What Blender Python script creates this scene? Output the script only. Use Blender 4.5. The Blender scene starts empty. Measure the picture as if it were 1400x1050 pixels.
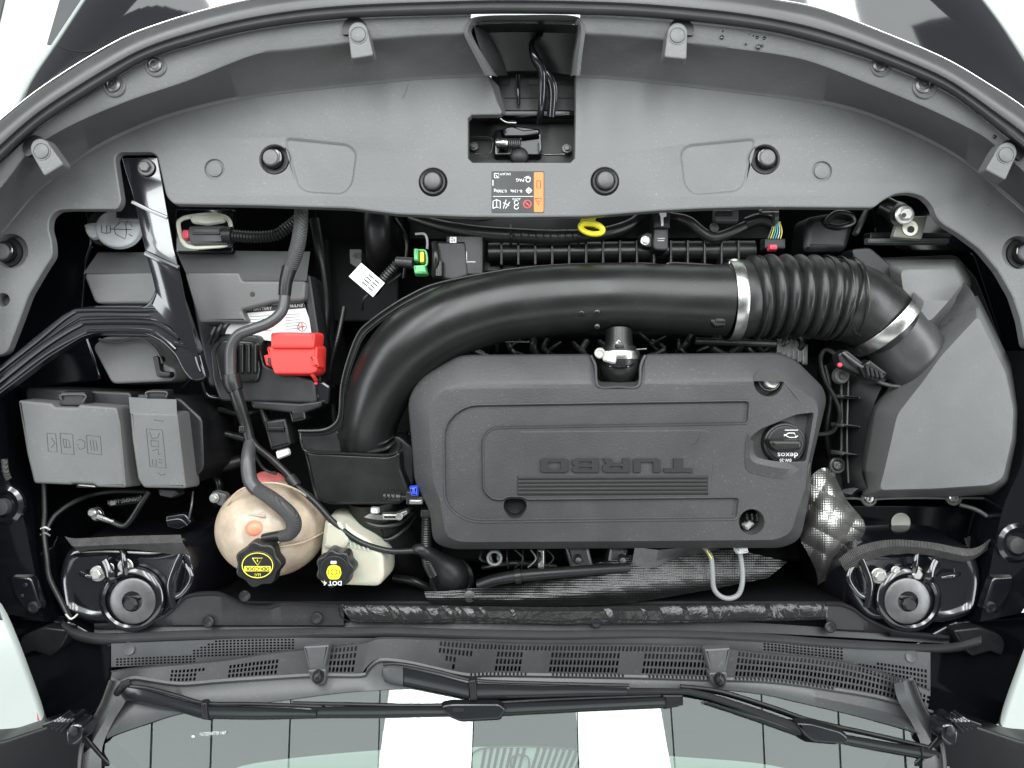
import bpy, bmesh, math, random
from mathutils import Vector, Matrix, Quaternion
from mathutils.geometry import tessellate_polygon
random.seed(7)
PI = math.pi
C = bpy.context.scene.collection
sc = bpy.context.scene
H = 1.15; F = 1000.0
# ---------------- camera, world, lamps, exposure ----------------
cam = bpy.data.cameras.new('camera'); co = bpy.data.objects.new('camera', cam); C.objects.link(co)
co.location = (0, 0, H); cam.sensor_width = 36; cam.lens = 36 * F / 1400; cam.clip_start = .01; cam.clip_end = 60
sc.camera = co
w = bpy.data.worlds.new('World'); sc.world = w; w.use_nodes = True
bg = w.node_tree.nodes['Background']; bg.inputs[0].default_value = (.93, .97, 1, 1); bg.inputs[1].default_value = .24
sc.view_settings.view_transform = 'Standard'; sc.view_settings.look = 'None'; sc.view_settings.exposure = 0
CZ = 2.2
def lamp(x0, x1, y0, y1, rad, col=(1, 1, 1)):
    l = bpy.data.lights.new('ceiling_or_fill_light', 'AREA'); l.shape = 'RECTANGLE'; l.size = x1 - x0; l.size_y = y1 - y0
    l.energy = rad * PI * (x1 - x0) * (y1 - y0); l.color = col
    o = bpy.data.objects.new('ceiling_or_fill_light', l); C.objects.link(o); o.location = ((x0 + x1) / 2, (y0 + y1) / 2, CZ)
# ceiling ahead of the car: softly lit panels with bright light strips between them
strips = [(-2.0, -1.36), (-.59, -.18), (.30, .70), (1.55, 1.95)]
edges = [-2.49, -2.0, -1.36, -.59, -.18, .30, .70, 1.55, 1.95, 2.49]
for a, b in zip(edges[:-1], edges[1:]):
    if (a, b) in strips and abs(a + b) < 2: lamp(a, b, .36, 3.4, 15, (.96, 1, 1))
    elif (a, b) in strips: lamp(a, b, .9, 3.4, 15, (.96, 1, 1)); lamp(a, b, .36, .89, 3.0, (.95, 1, .99))
    else: lamp(a, b, .36, 3.4, 3.0, (.95, 1, .99))
lamp(-3.9, -2.5, -1.8, 1.8, 9, (.93, .98, 1))  # side lamps and the rear one: added fill, no such source seen
lamp(2.5, 3.9, -1.8, 1.8, 11, (.93, .98, 1))
lamp(-2.0, 2.0, -3.4, -1.9, 2, (.96, 1, 1))

# ---------------- helpers ----------------
def P(px, py, z=0.0):
    s = (H - z) / F
    return Vector(((px - 700) * s, (525 - py) * s, z))
def S(z=0.0): return (H - z) / F
def N(m, t, **k):
    n = m.node_tree.nodes.new(t)
    for a, b in k.items():
        if a in n.inputs.keys(): n.inputs[a].default_value = b
        else: setattr(n, a, b)
    return n
def mat(name, col, rough=.5, metal=0, spec=.5, bump=0, bscale=400, var=.0, vscale=8, coat=0, rvar=0, trans=0, emis=None, tex='noise', dist=.0006, dust=0):
    m = bpy.data.materials.new(name); m.use_nodes = True; nt = m.node_tree; b = nt.nodes['Principled BSDF']
    L = nt.links.new
    b.inputs['Base Color'].default_value = (*col, 1); b.inputs['Roughness'].default_value = rough
    b.inputs['Metallic'].default_value = metal; b.inputs['Specular IOR Level'].default_value = spec
    b.inputs['Coat Weight'].default_value = coat; b.inputs['Coat Roughness'].default_value = .04
    if trans: b.inputs['Subsurface Weight'].default_value = trans; b.inputs['Subsurface Scale'].default_value = .02
    tc = N(m, 'ShaderNodeTexCoord')
    if var or rvar:
        n = N(m, 'ShaderNodeTexNoise'); n.inputs['Scale'].default_value = vscale; n.inputs['Detail'].default_value = 6; n.inputs['Roughness'].default_value = .65
        L(tc.outputs['Object'], n.inputs['Vector'])
        if var:
            mr = N(m, 'ShaderNodeMapRange'); mr.inputs[1].default_value = .3; mr.inputs[2].default_value = .7; mr.inputs[3].default_value = 1 - var; mr.inputs[4].default_value = 1 + var
            L(n.outputs['Fac'], mr.inputs[0])
            mx = N(m, 'ShaderNodeMix', data_type='RGBA', blend_type='MULTIPLY'); mx.inputs[0].default_value = 1
            mx.inputs[6].default_value = (*col, 1); L(mr.outputs[0], mx.inputs[7]); L(mx.outputs[2], b.inputs['Base Color'])
        if rvar:
            mr = N(m, 'ShaderNodeMapRange'); mr.inputs[1].default_value = .3; mr.inputs[2].default_value = .7; mr.inputs[3].default_value = max(0, rough - rvar); mr.inputs[4].default_value = rough + rvar
            L(n.outputs['Fac'], mr.inputs[0]); L(mr.outputs[0], b.inputs['Roughness'])
    if dust:
        n1 = N(m, 'ShaderNodeTexNoise'); n1.inputs['Scale'].default_value = 240; n1.inputs['Detail'].default_value = 5; L(tc.outputs['Object'], n1.inputs['Vector'])
        n2 = N(m, 'ShaderNodeTexNoise'); n2.inputs['Scale'].default_value = 7; n2.inputs['Detail'].default_value = 7; n2.inputs['Distortion'].default_value = .8; L(tc.outputs['Object'], n2.inputs['Vector'])
        a1 = N(m, 'ShaderNodeMapRange'); a1.inputs[1].default_value = .60; a1.inputs[2].default_value = .72; L(n1.outputs['Fac'], a1.inputs[0])
        a2 = N(m, 'ShaderNodeMapRange'); a2.inputs[1].default_value = .42; a2.inputs[2].default_value = .68; a2.inputs[3].default_value = .1; a2.inputs[4].default_value = 1; L(n2.outputs['Fac'], a2.inputs[0])
        mm = N(m, 'ShaderNodeMath', operation='MULTIPLY'); L(a1.outputs[0], mm.inputs[0]); L(a2.outputs[0], mm.inputs[1])
        m2 = N(m, 'ShaderNodeMath', operation='MULTIPLY_ADD'); L(a2.outputs[0], m2.inputs[0]); m2.inputs[1].default_value = dust * .25
        m3 = N(m, 'ShaderNodeMath', operation='MULTIPLY'); L(mm.outputs[0], m3.inputs[0]); m3.inputs[1].default_value = dust; L(m3.outputs[0], m2.inputs[2])
        md = N(m, 'ShaderNodeMix', data_type='RGBA'); L(m2.outputs[0], md.inputs[0]); md.inputs[7].default_value = (.30, .295, .28, 1)
        src = b.inputs['Base Color'].links
        if src: L(src[0].from_socket, md.inputs[6])
        else: md.inputs[6].default_value = (*col, 1)
        L(md.outputs[2], b.inputs['Base Color'])
    if bump:
        if tex == 'noise':
            t = N(m, 'ShaderNodeTexNoise'); t.inputs['Detail'].default_value = 3; o = t.outputs['Fac']
        elif tex == 'cells':
            t = N(m, 'ShaderNodeTexVoronoi'); t.inputs['Randomness'].default_value = .12; o = t.outputs['Distance']
        elif tex == 'weave':
            t = N(m, 'ShaderNodeTexWave'); t.bands_direction = 'DIAGONAL'; t.inputs['Distortion'].default_value = 1.5; t.inputs['Detail'].default_value = 2; o = t.outputs['Fac']
        elif tex == 'crease':
            t = N(m, 'ShaderNodeTexNoise'); t.inputs['Detail'].default_value = 6; t.inputs['Distortion'].default_value = 2.5; o = t.outputs['Fac']
        t.inputs['Scale'].default_value = bscale
        L(tc.outputs['Object'], t.inputs['Vector'])
        bp = N(m, 'ShaderNodeBump'); bp.inputs['Strength'].default_value = bump; bp.inputs['Distance'].default_value = dist
        L(o, bp.inputs['Height']); L(bp.outputs[0], b.inputs['Normal'])
    return m
M = dict(
 cover=mat('grained_grey_plastic', (.080, .081, .082), .48, spec=.45, dust=.22, bump=.6, bscale=330, var=.10, vscale=5, rvar=.07),
 engcov=mat('engine_cover_plastic', (.030, .030, .031), .46, spec=.4, dust=.14, bump=.6, bscale=360, var=.10, vscale=6, rvar=.06),
 airbox=mat('air_box_plastic', (.078, .079, .079), .42, spec=.45, dust=.25, bump=.3, bscale=700, var=.12, vscale=6, rvar=.08),
 box=mat('fuse_box_plastic', (.088, .088, .088), .48, spec=.4, dust=.25, bump=.5, bscale=360, var=.08, vscale=9, rvar=.05),
 duct=mat('satin_black_plastic', (.006, .006, .006), .32, spec=.42, dust=.06, bump=.15, bscale=300, var=.2, vscale=9, rvar=.07),
 dark=mat('dark_plastic', (.008, .008, .009), .42, dust=.06, spec=.4, bump=.2, bscale=500, var=.2, vscale=12, rvar=.1),
 deep=mat('deep_black', (.005, .005, .006), .6, spec=.2, bump=.2, bscale=60),
 gloss=mat('gloss_black_paint', (.004, .0045, .006), .10, spec=.5, bump=.10, bscale=9, rvar=.05, vscale=14, dist=.004),
 stamped=mat('black_stamped_steel', (.006, .006, .008), .17, spec=.6, coat=.5, bump=.06, bscale=14, dist=.003),
 body=mat('body_paint', (.008, .008, .010), .06, spec=.5, coat=1, var=.1),
 rubber=mat('rubber', (.008, .008, .008), .36, spec=.4, dust=.08, bump=.2, bscale=300, var=.2, vscale=20, rvar=.08),
 seal=mat('seal_rubber', (.042, .042, .043), .36, spec=.5, bump=.2, bscale=200, var=.10, vscale=14, rvar=.06),
 sleeve=mat('braided_sleeve', (.045, .045, .046), .55, spec=.4, bump=1, bscale=160, tex='weave', dist=.0012),
 felt=mat('woven_sealing_felt', (.06, .058, .056), .75, spec=.3, bump=1, bscale=130, tex='weave', dist=.002, var=.3, vscale=60),
 steel=mat('zinc_steel', (.48, .48, .46), .30, metal=1, bump=.2, bscale=60, rvar=.08, vscale=40),
 dull=mat('dull_cast_metal', (.14, .14, .14), .45, metal=.9, bump=.5, bscale=60, var=.25, vscale=30),
 foil=mat('embossed_foil', (.48, .47, .45), .42, metal=1, bump=.3, bscale=60, var=.15, vscale=30),
 darkfoil=mat('dark_embossed_foil', (.07, .07, .07), .42, metal=1, bump=.3, bscale=90, var=.2, vscale=20),
 washer=mat('washer_cap_plastic', (.40, .41, .42), .5, spec=.4, bump=.2),
 red=mat('red_plastic', (.62, .035, .03), .42, spec=.45, bump=.2, var=.06),
 white=mat('white_print', (.60, .61, .60), .5), pale=mat('pale_plastic', (.55, .55, .50), .45),
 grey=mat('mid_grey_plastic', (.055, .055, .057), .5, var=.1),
 cream=mat('cream_clip', (.60, .60, .50), .45, var=.1),
 orange=mat('orange_print', (.55, .15, .025), .5), yellow=mat('yellow_plastic', (.78, .70, .03), .38), yprint=mat('yellow_print', (.70, .62, .05), .5),
 green=mat('green_plastic', (.08, .33, .12), .4), blue=mat('blue_plastic', (.03, .06, .45), .4), pinkred=mat('pink_red_lock', (.55, .05, .08), .4),
 cwire=mat('cyan_wire', (.15, .45, .5), .4), gwire=mat('grey_wire', (.18, .185, .185), .45, bump=.4, bscale=120),
 ink=mat('black_print', (.006, .006, .006), .5), dimp=mat('emboss_shade_tone', (.035, .035, .035), .55),  # moulded symbols darker than the lids: relief shade put into the colour
 tank=mat('tank_plastic', (.43, .35, .27), .28, spec=.5, trans=.8, bump=.5, bscale=30, var=.3, vscale=22, dist=.002),
 brake=mat('reservoir_plastic', (.47, .45, .37), .32, spec=.5, trans=.8, bump=.2, bscale=40, var=.1, vscale=16),
 pink=mat('coolant_pink', (.50, .14, .13), .35, trans=.3), coral=mat('coral_plastic', (.70, .22, .13), .35),
 floor=mat('white_tile', (.50, .54, .51), .12, var=.05, vscale=2), dash=mat('dashboard_plastic', (.34, .38, .35), .5, bump=.3, bscale=300),
 wet=mat('wrinkled_tar_sheet', (.014, .014, .014), .2, spec=.5, bump=1, bscale=9, tex='crease', dist=.007),
 bolt=mat('bright_bolt', (.38, .38, .36), .35, metal=.8), plate=mat('olive_plate', (.14, .14, .12), .45, metal=.5, var=.2, vscale=50),
 letter=mat('letter_shade_tone', (.018, .018, .018), .4, spec=.4), neck=mat('neck_plastic', (.035, .035, .036), .36, spec=.5, dust=.1, rvar=.06, vscale=12),  # letters and stripes: cover plastic darkened, edge shade put into the colour
 soot=mat('scuttle_black', (.004, .004, .005), .3, spec=.25, bump=.3, bscale=40),
 wiper=mat('wiper_satin', (.010, .011, .012), .22, spec=.5, rvar=.04, vscale=10), wgrey=mat('cowl_grey', (.054, .055, .057), .40, dust=.2, spec=.5, bump=.2, bscale=600, var=.1, vscale=7, rvar=.07),
 cowl=mat('cowl_plastic', (.021, .020, .022), .44, dust=.14, spec=.4, bump=.3, bscale=600, var=.12, vscale=10, rvar=.08),
)
g = bpy.data.materials.new('windscreen_glass'); g.use_nodes = True; nt = g.node_tree; nt.nodes.clear()
o_ = nt.nodes.new('ShaderNodeOutputMaterial'); mx = nt.nodes.new('ShaderNodeMixShader'); tr = nt.nodes.new('ShaderNodeBsdfTransparent'); gl = nt.nodes.new('ShaderNodeBsdfGlossy'); fr = nt.nodes.new('ShaderNodeFresnel')
fr.inputs[0].default_value = 1.92; tr.inputs[0].default_value = (.84, .95, .90, 1); gl.inputs['Roughness'].default_value = .0; gl.inputs[0].default_value = (.93, 1, .98, 1)
nt.links.new(fr.outputs[0], mx.inputs[0]); nt.links.new(tr.outputs[0], mx.inputs[1]); nt.links.new(gl.outputs[0], mx.inputs[2]); nt.links.new(mx.outputs[0], o_.inputs[0]); M['glass'] = g

class G:
    def __init__(s): s.v = []; s.f = []
    def add(s, vs): i = len(s.v); s.v += [Vector(v) for v in vs]; return list(range(i, i + len(vs)))
    def bridge(s, a, b, closed=True):
        n = len(a)
        for i in range(n if closed else n - 1):
            j = (i + 1) % n; s.f.append((a[i], a[j], b[j], b[i]))
    def cap(s, rings, up=True):
        loops = [[s.v[i] for i in r] for r in rings]; flat = [i for r in rings for i in r]
        for t in tessellate_polygon([[Vector((v.x, v.y, 0)) for v in l] for l in loops]):
            a, b, c = (flat[k] for k in t)
            nz = (s.v[b] - s.v[a]).cross(s.v[c] - s.v[a]).z
            if (nz < 0) == up: a, c = c, a
            s.f.append((a, b, c))
def area2(p): return sum(p[i].x * p[(i + 1) % len(p)].y - p[(i + 1) % len(p)].x * p[i].y for i in range(len(p)))
def inset(p, d):
    if abs(d) < 1e-9: return [v.copy() for v in p]
    n = len(p); out = []
    for i in range(n):
        a = (p[i] - p[i - 1]); b = (p[(i + 1) % n] - p[i])
        a = Vector((a.x, a.y)); b = Vector((b.x, b.y))
        if a.length < 1e-9: a = b
        if b.length < 1e-9: b = a
        a.normalize(); b.normalize()
        na = Vector((-a.y, a.x)); nb = Vector((-b.y, b.x)); k = 1 + na.dot(nb)
        m = (na + nb) / max(k, .45)
        out.append(Vector((p[i].x + m.x * d, p[i].y + m.y * d, p[i].z)))
    return out
def rnd(pts, r=6, n=4):
    """round the corners of a closed polygon given in px"""
    out = []; L = len(pts)
    for i in range(L):
        p = Vector(pts[i][:2]); rr = pts[i][2] if len(pts[i]) > 2 else r
        a = Vector(pts[i - 1][:2]) - p; b = Vector(pts[(i + 1) % L][:2]) - p
        if rr <= 0: out.append((p.x, p.y)); continue
        d = min(rr, a.length * .48, b.length * .48)
        A = p + a.normalized() * d; B = p + b.normalized() * d
        for k in range(n + 1):
            t = k / n; q = A * (1 - t) ** 2 + p * 2 * t * (1 - t) + B * t * t; out.append((q.x, q.y))
    return out
def cr(pts, n=6, closed=False):
    pts = [Vector(p) for p in pts]; L = len(pts); out = []
    for i in range(L if closed else L - 1):
        if closed: a, b, c, d = pts[i - 1], pts[i], pts[(i + 1) % L], pts[(i + 2) % L]
        else: a, b, c, d = pts[max(i - 1, 0)], pts[i], pts[i + 1], pts[min(i + 2, L - 1)]
        for k in range(n):
            t = k / n; out.append(.5 * ((2 * b) + (c - a) * t + (2 * a - 5 * b + 4 * c - d) * t * t + (3 * b - a - 3 * c + d) * t ** 3))
    if not closed: out.append(pts[-1])
    return out
def W(pts, z): return [P(p[0], p[1], z) for p in pts]
def circ(px, py, r, n=28, ry=None): return [(px + r * math.cos(2 * PI * i / n), py + (ry or r) * math.sin(2 * PI * i / n)) for i in range(n)]
def rect(x0, y0, x1, y1, r=4): return rnd([(x0, y0), (x1, y0), (x1, y1), (x0, y1)], r)
def stack(g, ol, prof, holes=(), cap=True, up=True):
    """ol world outline; prof [(inset, z)] bottom to top; holes [(outline, [(outset,z)] top to bottom, floor?)]"""
    if area2(ol) < 0: ol = ol[::-1]
    rings = []
    for d, z in prof:
        q = inset(ol, d)
        for v in q: v.z = z
        rings.append(g.add(q))
    for a, b in zip(rings[:-1], rings[1:]): g.bridge(a, b)
    top = rings[-1]
    if cap:
        hr = []
        for h in holes:
            hp = h[0]
            if area2(hp) < 0: hp = hp[::-1]
            rs = []
            for d, z in h[1]:
                q = inset(hp, -d)
                for v in q: v.z = z
                rs.append(g.add(q))
            for a, b in zip(rs[:-1], rs[1:]): g.bridge(b[::-1], a[::-1])
            if h[2]: g.cap([rs[-1]])
            hr.append(rs[0])
        g.cap([top] + hr)
def molded(g, px, zt, h, b=.003, draft=.002, holes=()):
    """moulded box: outline in px at its top height"""
    ol = W(px, zt)
    stack(g, ol, [(-draft - b * 0, zt - h), (0, zt - b), (b * .12, zt - b * .5), (b * .5, zt - b * .13), (b, zt), (b + .0012, zt)], holes)
def hole(px, z, depth, b=.002, draft=0, floor=True):
    return (W(px, z), [(b + .001, z), (b, z), (b * .4, z - b * .15), (0, z - b), (-draft, z - depth)], floor)
def sweep(g, pts, r, n=14, flat=1.0, closed=False, caps=True, up0=None):
    pts = [Vector(p) for p in pts]; L = len(pts)
    if not hasattr(r, '__len__'): r = [r] * L
    rings = []; up = up0 or Vector((0, 0, 1)); prevside = None
    for i in range(L):
        t = (pts[(i + 1) % L] - pts[i - 1]) if closed else (pts[min(i + 1, L - 1)] - pts[max(i - 1, 0)])
        if t.length < 1e-9: t = Vector((1, 0, 0))
        t.normalize()
        if prevside is None:
            if abs(t.dot(up)) > .97: up = Vector((0, 1, 0))
            side = t.cross(up).normalized()
        else:
            side = (prevside - t * prevside.dot(t)).normalized()
        prevside = side; u = side.cross(t).normalized()
        rings.append(g.add([pts[i] + side * math.cos(a) * r[i] + u * math.sin(a) * r[i] * flat for a in [2 * PI * k / n for k in range(n)]]))
    for a, b in zip(rings[:-1], rings[1:]): g.bridge(a, b)
    if closed: g.bridge(rings[-1], rings[0])
    elif caps: g.f.append(tuple(rings[0])); g.f.append(tuple(rings[-1][::-1]))
def pz(pts):  # [(px,py,z)] -> world
    return [P(*p) for p in pts]
def tube(g, pts, rpx, n=12, sm=6, flat=1.0, closed=False, caps=True):
    """pts [(px,py,z[,rpx])] smooth tube"""
    has = len(pts[0]) > 3
    c = cr([tuple(p[:3]) for p in pts], sm, closed)
    if has: rr = [q[0] for q in cr([(p[3], 0) for p in pts], sm, closed)]
    else: rr = [rpx] * len(c)
    sweep(g, [P(*q) for q in c], [a * S(q[2]) for a, q in zip(rr, c)], n, flat, closed, caps)
def resamp(pts, n):
    pts = [Vector(p) for p in pts]; d = [0]
    for a, b in zip(pts[:-1], pts[1:]): d.append(d[-1] + (b - a).length)
    out = []; k = 0
    for i in range(n):
        t = d[-1] * i / (n - 1)
        while k < len(d) - 2 and d[k + 1] < t: k += 1
        u = (t - d[k]) / max(d[k + 1] - d[k], 1e-9); out.append(pts[k].lerp(pts[k + 1], min(max(u, 0), 1)))
    return out
def corrug(g, pts, rpx, pitch=4.5, amp=.12, n=14, sm=8, flat=1.0, sharp=False):
    c = cr([tuple(p[:3]) for p in pts], sm); wpts = [P(*q) for q in c]
    L = sum((b - a).length for a, b in zip(wpts[:-1], wpts[1:])); s = S(pts[0][2]); m = max(12, int(L / (pitch * s) * 6))
    wp = resamp(wpts, m)
    rr = [rpx * s * (1 + amp * math.cos(2 * PI * i / 6)) for i in range(m)]
    sweep(g, wp, rr, n, flat)
def loft(g, curves, n=80):
    """curves [[(px,py,z)...]...] lofted open surface"""
    rs = [g.add([P(*q) for q in resamp(cr([tuple(p) for p in c], 8), n)]) for c in curves]
    for a, b in zip(rs[:-1], rs[1:]): g.bridge(a, b, False)
def ball(g, px, py, z, rx, rz, n=40, m=18, seam=True, ry=None):
    c = P(px, py, z); s = S(z); rings = []; ry = ry or rx
    for j in range(1, m):
        a = -PI / 2 + PI * j / m; rr = math.cos(a); rings.append(g.add([c + Vector((rx * s * rr * math.cos(2 * PI * k / n), ry * s * rr * math.sin(2 * PI * k / n), rz * math.sin(a))) for k in range(n)]))
    for a, b in zip(rings[:-1], rings[1:]): g.bridge(a, b)
    g.f.append(tuple(rings[-1])); g.f.append(tuple(rings[0][::-1]))
def emboss(g, curves, nu, nv, pitch, amp, crum=.001):
    rs = [resamp(cr([tuple(p) for p in c], 8), nu) for c in curves]
    cols = [resamp(cr([rs[j][i] for j in range(len(rs))], 6), nv) for i in range(nu)]
    idx = []
    for c in cols:
        row = []
        for v in c:
            k = 2 * PI / pitch; h = math.cos(k * (v.x + v.y) / 1.41) * math.cos(k * (v.x - v.y) / 1.41)
            row.append(P(v.x, v.y, v.z + amp * max(h, -.3) + crum * (abs(math.sin(v.x * .09 + v.y * .05 + .6)) + .7 * abs(math.sin(v.y * .11 - v.x * .06)))))
        idx.append(g.add(row))
    for a, b in zip(idx[:-1], idx[1:]): g.bridge(a, b, False)
def rootloc(o):
    while o.parent: o = o.parent
    return o.location.copy()
def put(name, g, m, parent=None, ang=32, label=None, cat=None, group=None, kind=None, recalc=True):
    me = bpy.data.meshes.new(name)
    if parent: off = rootloc(parent)
    else:
        off = sum(g.v, Vector()) / len(g.v); off.z = min(v.z for v in g.v)
    me.from_pydata([v - off for v in g.v], [], g.f)
    if recalc:
        bm = bmesh.new(); bm.from_mesh(me); bmesh.ops.recalc_face_normals(bm, faces=bm.faces)
        bm.to_mesh(me); bm.free()
    me.polygons.foreach_set('use_smooth', [True] * len(me.polygons)); me.set_sharp_from_angle(angle=math.radians(ang))
    me.materials.append(M[m] if isinstance(m, str) else m)
    o = bpy.data.objects.new(name, me); C.objects.link(o)
    if parent: o.parent = parent
    else: o.location = off
    tag(o, label, cat, group, kind); return o
def tag(o, label=None, cat=None, group=None, kind=None):
    if label: o['label'] = label
    if cat: o['category'] = cat
    if group: o['group'] = group
    if kind: o['kind'] = kind
def thing(name, label, cat, px, py, z, group=None):
    o = bpy.data.objects.new(name, None); o.empty_display_size = .02; C.objects.link(o); o.location = P(px, py, z); tag(o, label, cat, group); return o
def q(name, m, parent, fn, *a, **k):
    g = G(); lab = k.pop('label', None); ang = k.pop('ang', 32); kind = k.pop('kind', None); fn(g, *a, **k); return put(name, g, m, parent, ang, lab, kind=kind)
def lathe(prof, n=28, hexr=None):
    g = G(); rs = []
    for r, z in prof: rs.append(g.add([(r * math.cos(2 * PI * k / n), r * math.sin(2 * PI * k / n), z) for k in range(n)]))
    for a, b in zip(rs[:-1], rs[1:]): g.bridge(a, b)
    g.f.append(tuple(rs[-1])); return g
_pm = {}
def proto(key, g, m, ang=32):
    if key in _pm: return _pm[key]
    me = bpy.data.meshes.new(key.split('/')[0]); me.from_pydata(g.v, [], g.f)
    bm = bmesh.new(); bm.from_mesh(me); bmesh.ops.recalc_face_normals(bm, faces=bm.faces); bm.to_mesh(me); bm.free()
    me.polygons.foreach_set('use_smooth', [True] * len(me.polygons)); me.set_sharp_from_angle(angle=math.radians(ang)); me.materials.append(M[m]); _pm[key] = me; return me
def inst(me, name, parent, px, py, z, rot=(0, 0, 0), sc_=1):
    o = bpy.data.objects.new(name, me); C.objects.link(o); o.parent = parent; loc = P(px, py, z)
    o.location = loc - rootloc(parent); o.rotation_euler = rot; o.scale = (sc_,) * 3; return o
def lat(name, m, parent, px, py, z, prof, n=28, rot=(0, 0, 0)):
    """turned part placed at px,py,z, profile in px units (r,h)"""
    s = S(z); g = lathe([(r * s, h * s) for r, h in prof], n)
    R = Matrix.Rotation(rot[2], 3, 'Z') @ Matrix.Rotation(rot[1], 3, 'Y') @ Matrix.Rotation(rot[0], 3, 'X'); c = P(px, py, z)
    g.v = [R @ v + c for v in g.v]; return put(name, g, m, parent)
s0 = S(0)
def hexbolt(r=.009):
    g = lathe([(r * 1.45, 0), (r * 1.45, r * .18), (r * 1.3, r * .3), (r * 1.02, r * .32)], 24)
    i = g.add([(r * math.cos(PI / 3 * k), r * math.sin(PI / 3 * k), r * .3) for k in range(6)]); j = g.add([(r * math.cos(PI / 3 * k), r * math.sin(PI / 3 * k), r * .85) for k in range(6)])
    k2 = g.add([(r * .8 * math.cos(PI / 3 * k), r * .8 * math.sin(PI / 3 * k), r * .98) for k in range(6)]); g.bridge(i, j); g.bridge(j, k2); g.f.append(tuple(k2)); return g
def bolt(parent, px, py, z, r=8, m='bolt', name='bolt', rot=(0, 0, 0)):
    me = proto('bolt/' + m, hexbolt(.01), m); return inst(me, name, parent, px, py, z, rot, r * S(z) / .01)
def screw(parent, px, py, z, r=6, m='steel', name='screw'):
    a = .01; g = lathe([(a, 0), (a, a * .4), (a * .8, a * .6), (a * .45, a * .62), (a * .3, a * .3), (.0001, a * .28)], 20)
    return inst(proto('screw/' + m, g, m), name, parent, px, py, z, (0, 0, random.random()), r * S(z) / .01)
def text(s, px, py, z, size, m, parent, rot=PI, ext=.0003, sx=1.0, name='lettering', align='CENTER', bold=0):
    c = bpy.data.curves.new(name, 'FONT'); c.body = s; c.size = size * S(z) * 1.35; c.extrude = ext; c.align_x = align; c.align_y = 'CENTER'; c.offset = bold; c.resolution_u = 2
    o = bpy.data.objects.new(name, c); C.objects.link(o); dg = bpy.context.evaluated_depsgraph_get(); me = bpy.data.meshes.new_from_object(o.evaluated_get(dg)); bpy.data.objects.remove(o); me.name = name
    me.materials.clear(); me.materials.append(M[m]); o = bpy.data.objects.new(name, me); C.objects.link(o)
    o.location = P(px, py, z + ext + .0002) - rootloc(parent); o.rotation_euler = (0, 0, rot); o.scale = (sx, 1, 1); o.parent = parent; return o
def flat(g, px, z, t=.0006): stack(g, W(px, z), [(0, z - t * 3), (0, z + t)])
def symbols(parent, m, z, groups, r=.45, h=.5):
    for k in groups: q('moulded_symbol', m, parent, strokes, k, z, r, h)
def strokes(g, lines, z, r=.5, h=.5):
    """embossed thin lines: lists of px points"""
    for l in lines: sweep(g, W([tuple(p) for p in l], z), r * S(z), 5, h)
def band(g, c, axis, r, wd, th=.0012, n=40, a0=0, a1=2 * PI):
    """flat strap round an axis through c"""
    ax = Vector(axis).normalized(); u = ax.cross(Vector((0, 0, 1))).normalized() if abs(ax.z) < .95 else Vector((1, 0, 0)); v = ax.cross(u).normalized()
    full = abs(a1 - a0 - 2 * PI) < 1e-6; m = n if full else n + 1; rings = []
    for k in range(m):
        a = a0 + (a1 - a0) * k / n; d = u * math.cos(a) + v * math.sin(a)
        rings.append([c + d * rr + ax * w_ for rr, w_ in ((r, -wd / 2), (r + th, -wd / 2), (r + th * 1.4, -wd / 2 + th), (r + th * 1.4, wd / 2 - th), (r + th, wd / 2), (r, wd / 2))])
    idx = [g.add(x) for x in rings]
    for i in range(m if full else m - 1): g.bridge(idx[i], idx[(i + 1) % m])
def clampscrew(parent, px, py, z, r=8, m='bolt'):
    lat('clamp_screw', m, parent, px, py, z, [(r, 0), (r, r * .5), (r * .85, r * .6), (r * .6, r * .6), (r * .55, r * .35), (.01, r * .35)], 16)

# ================= SETTING =================
g = G(); stack(g, [Vector((-6, -6, 0)), Vector((6, -6, 0)), Vector((6, 6, 0)), Vector((-6, 6, 0))], [(0, -.93), (0, -.9)]); put('floor', g, 'floor', kind='structure')
g = G()
for x, y0, y1 in [(-1.3, .95, 1.5), (-1.55, .9, 1.6), (1.75, .6, 1.3)]:
    stack(g, [Vector((x, y0, 0)), Vector((x + .09, y0, 0)), Vector((x + .25, y1, 0)), Vector((x + .16, y1, 0))], [(0, -.899), (0, -.894)])
put('floor_marking', g, 'grey', kind='structure')

# ================= CAR BODY =================
car = thing('car', 'black car body around the open engine bay, seen from above', 'car', 700, 525, -.85)
# bumper and outer skin in front of the seal
SO = [(-70, 225), (0, 165), (60, 118), (150, 62), (210, 36), (300, 9), (385, -8), (480, -18), (600, -24), (700, -26), (800, -24), (900, -19), (985, -12), (1060, 0), (1120, 12), (1200, 42), (1290, 80), (1350, 115), (1400, 148), (1470, 205)]
SI = [(-70, 290), (0, 222), (28, 195), (65, 165), (140, 117), (200, 82), (270, 59), (340, 42), (420, 30), (500, 24), (600, 21), (700, 19), (850, 22), (950, 30), (1040, 41), (1100, 54), (1190, 81), (1283, 119), (1330, 150), (1370, 182), (1400, 206), (1470, 270)]
def z3(pts, z): return [(p[0], p[1], z) for p in pts]
def shift(pts, dx, dy, z): return [(p[0] + dx * (p[0] - 700) / 700, p[1] + dy, z) for p in pts]
OUT = [(-60, 236), (-4, 172), (26, 142), (52, 100), (80, 60), (118, 2), (150, -45), (190, -95), (320, -190), (500, -240), (700, -250), (900, -240), (1080, -190), (1240, -110), (1290, -60), (1330, -12), (1366, 35), (1400, 88), (1440, 150), (1475, 212)]
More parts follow.
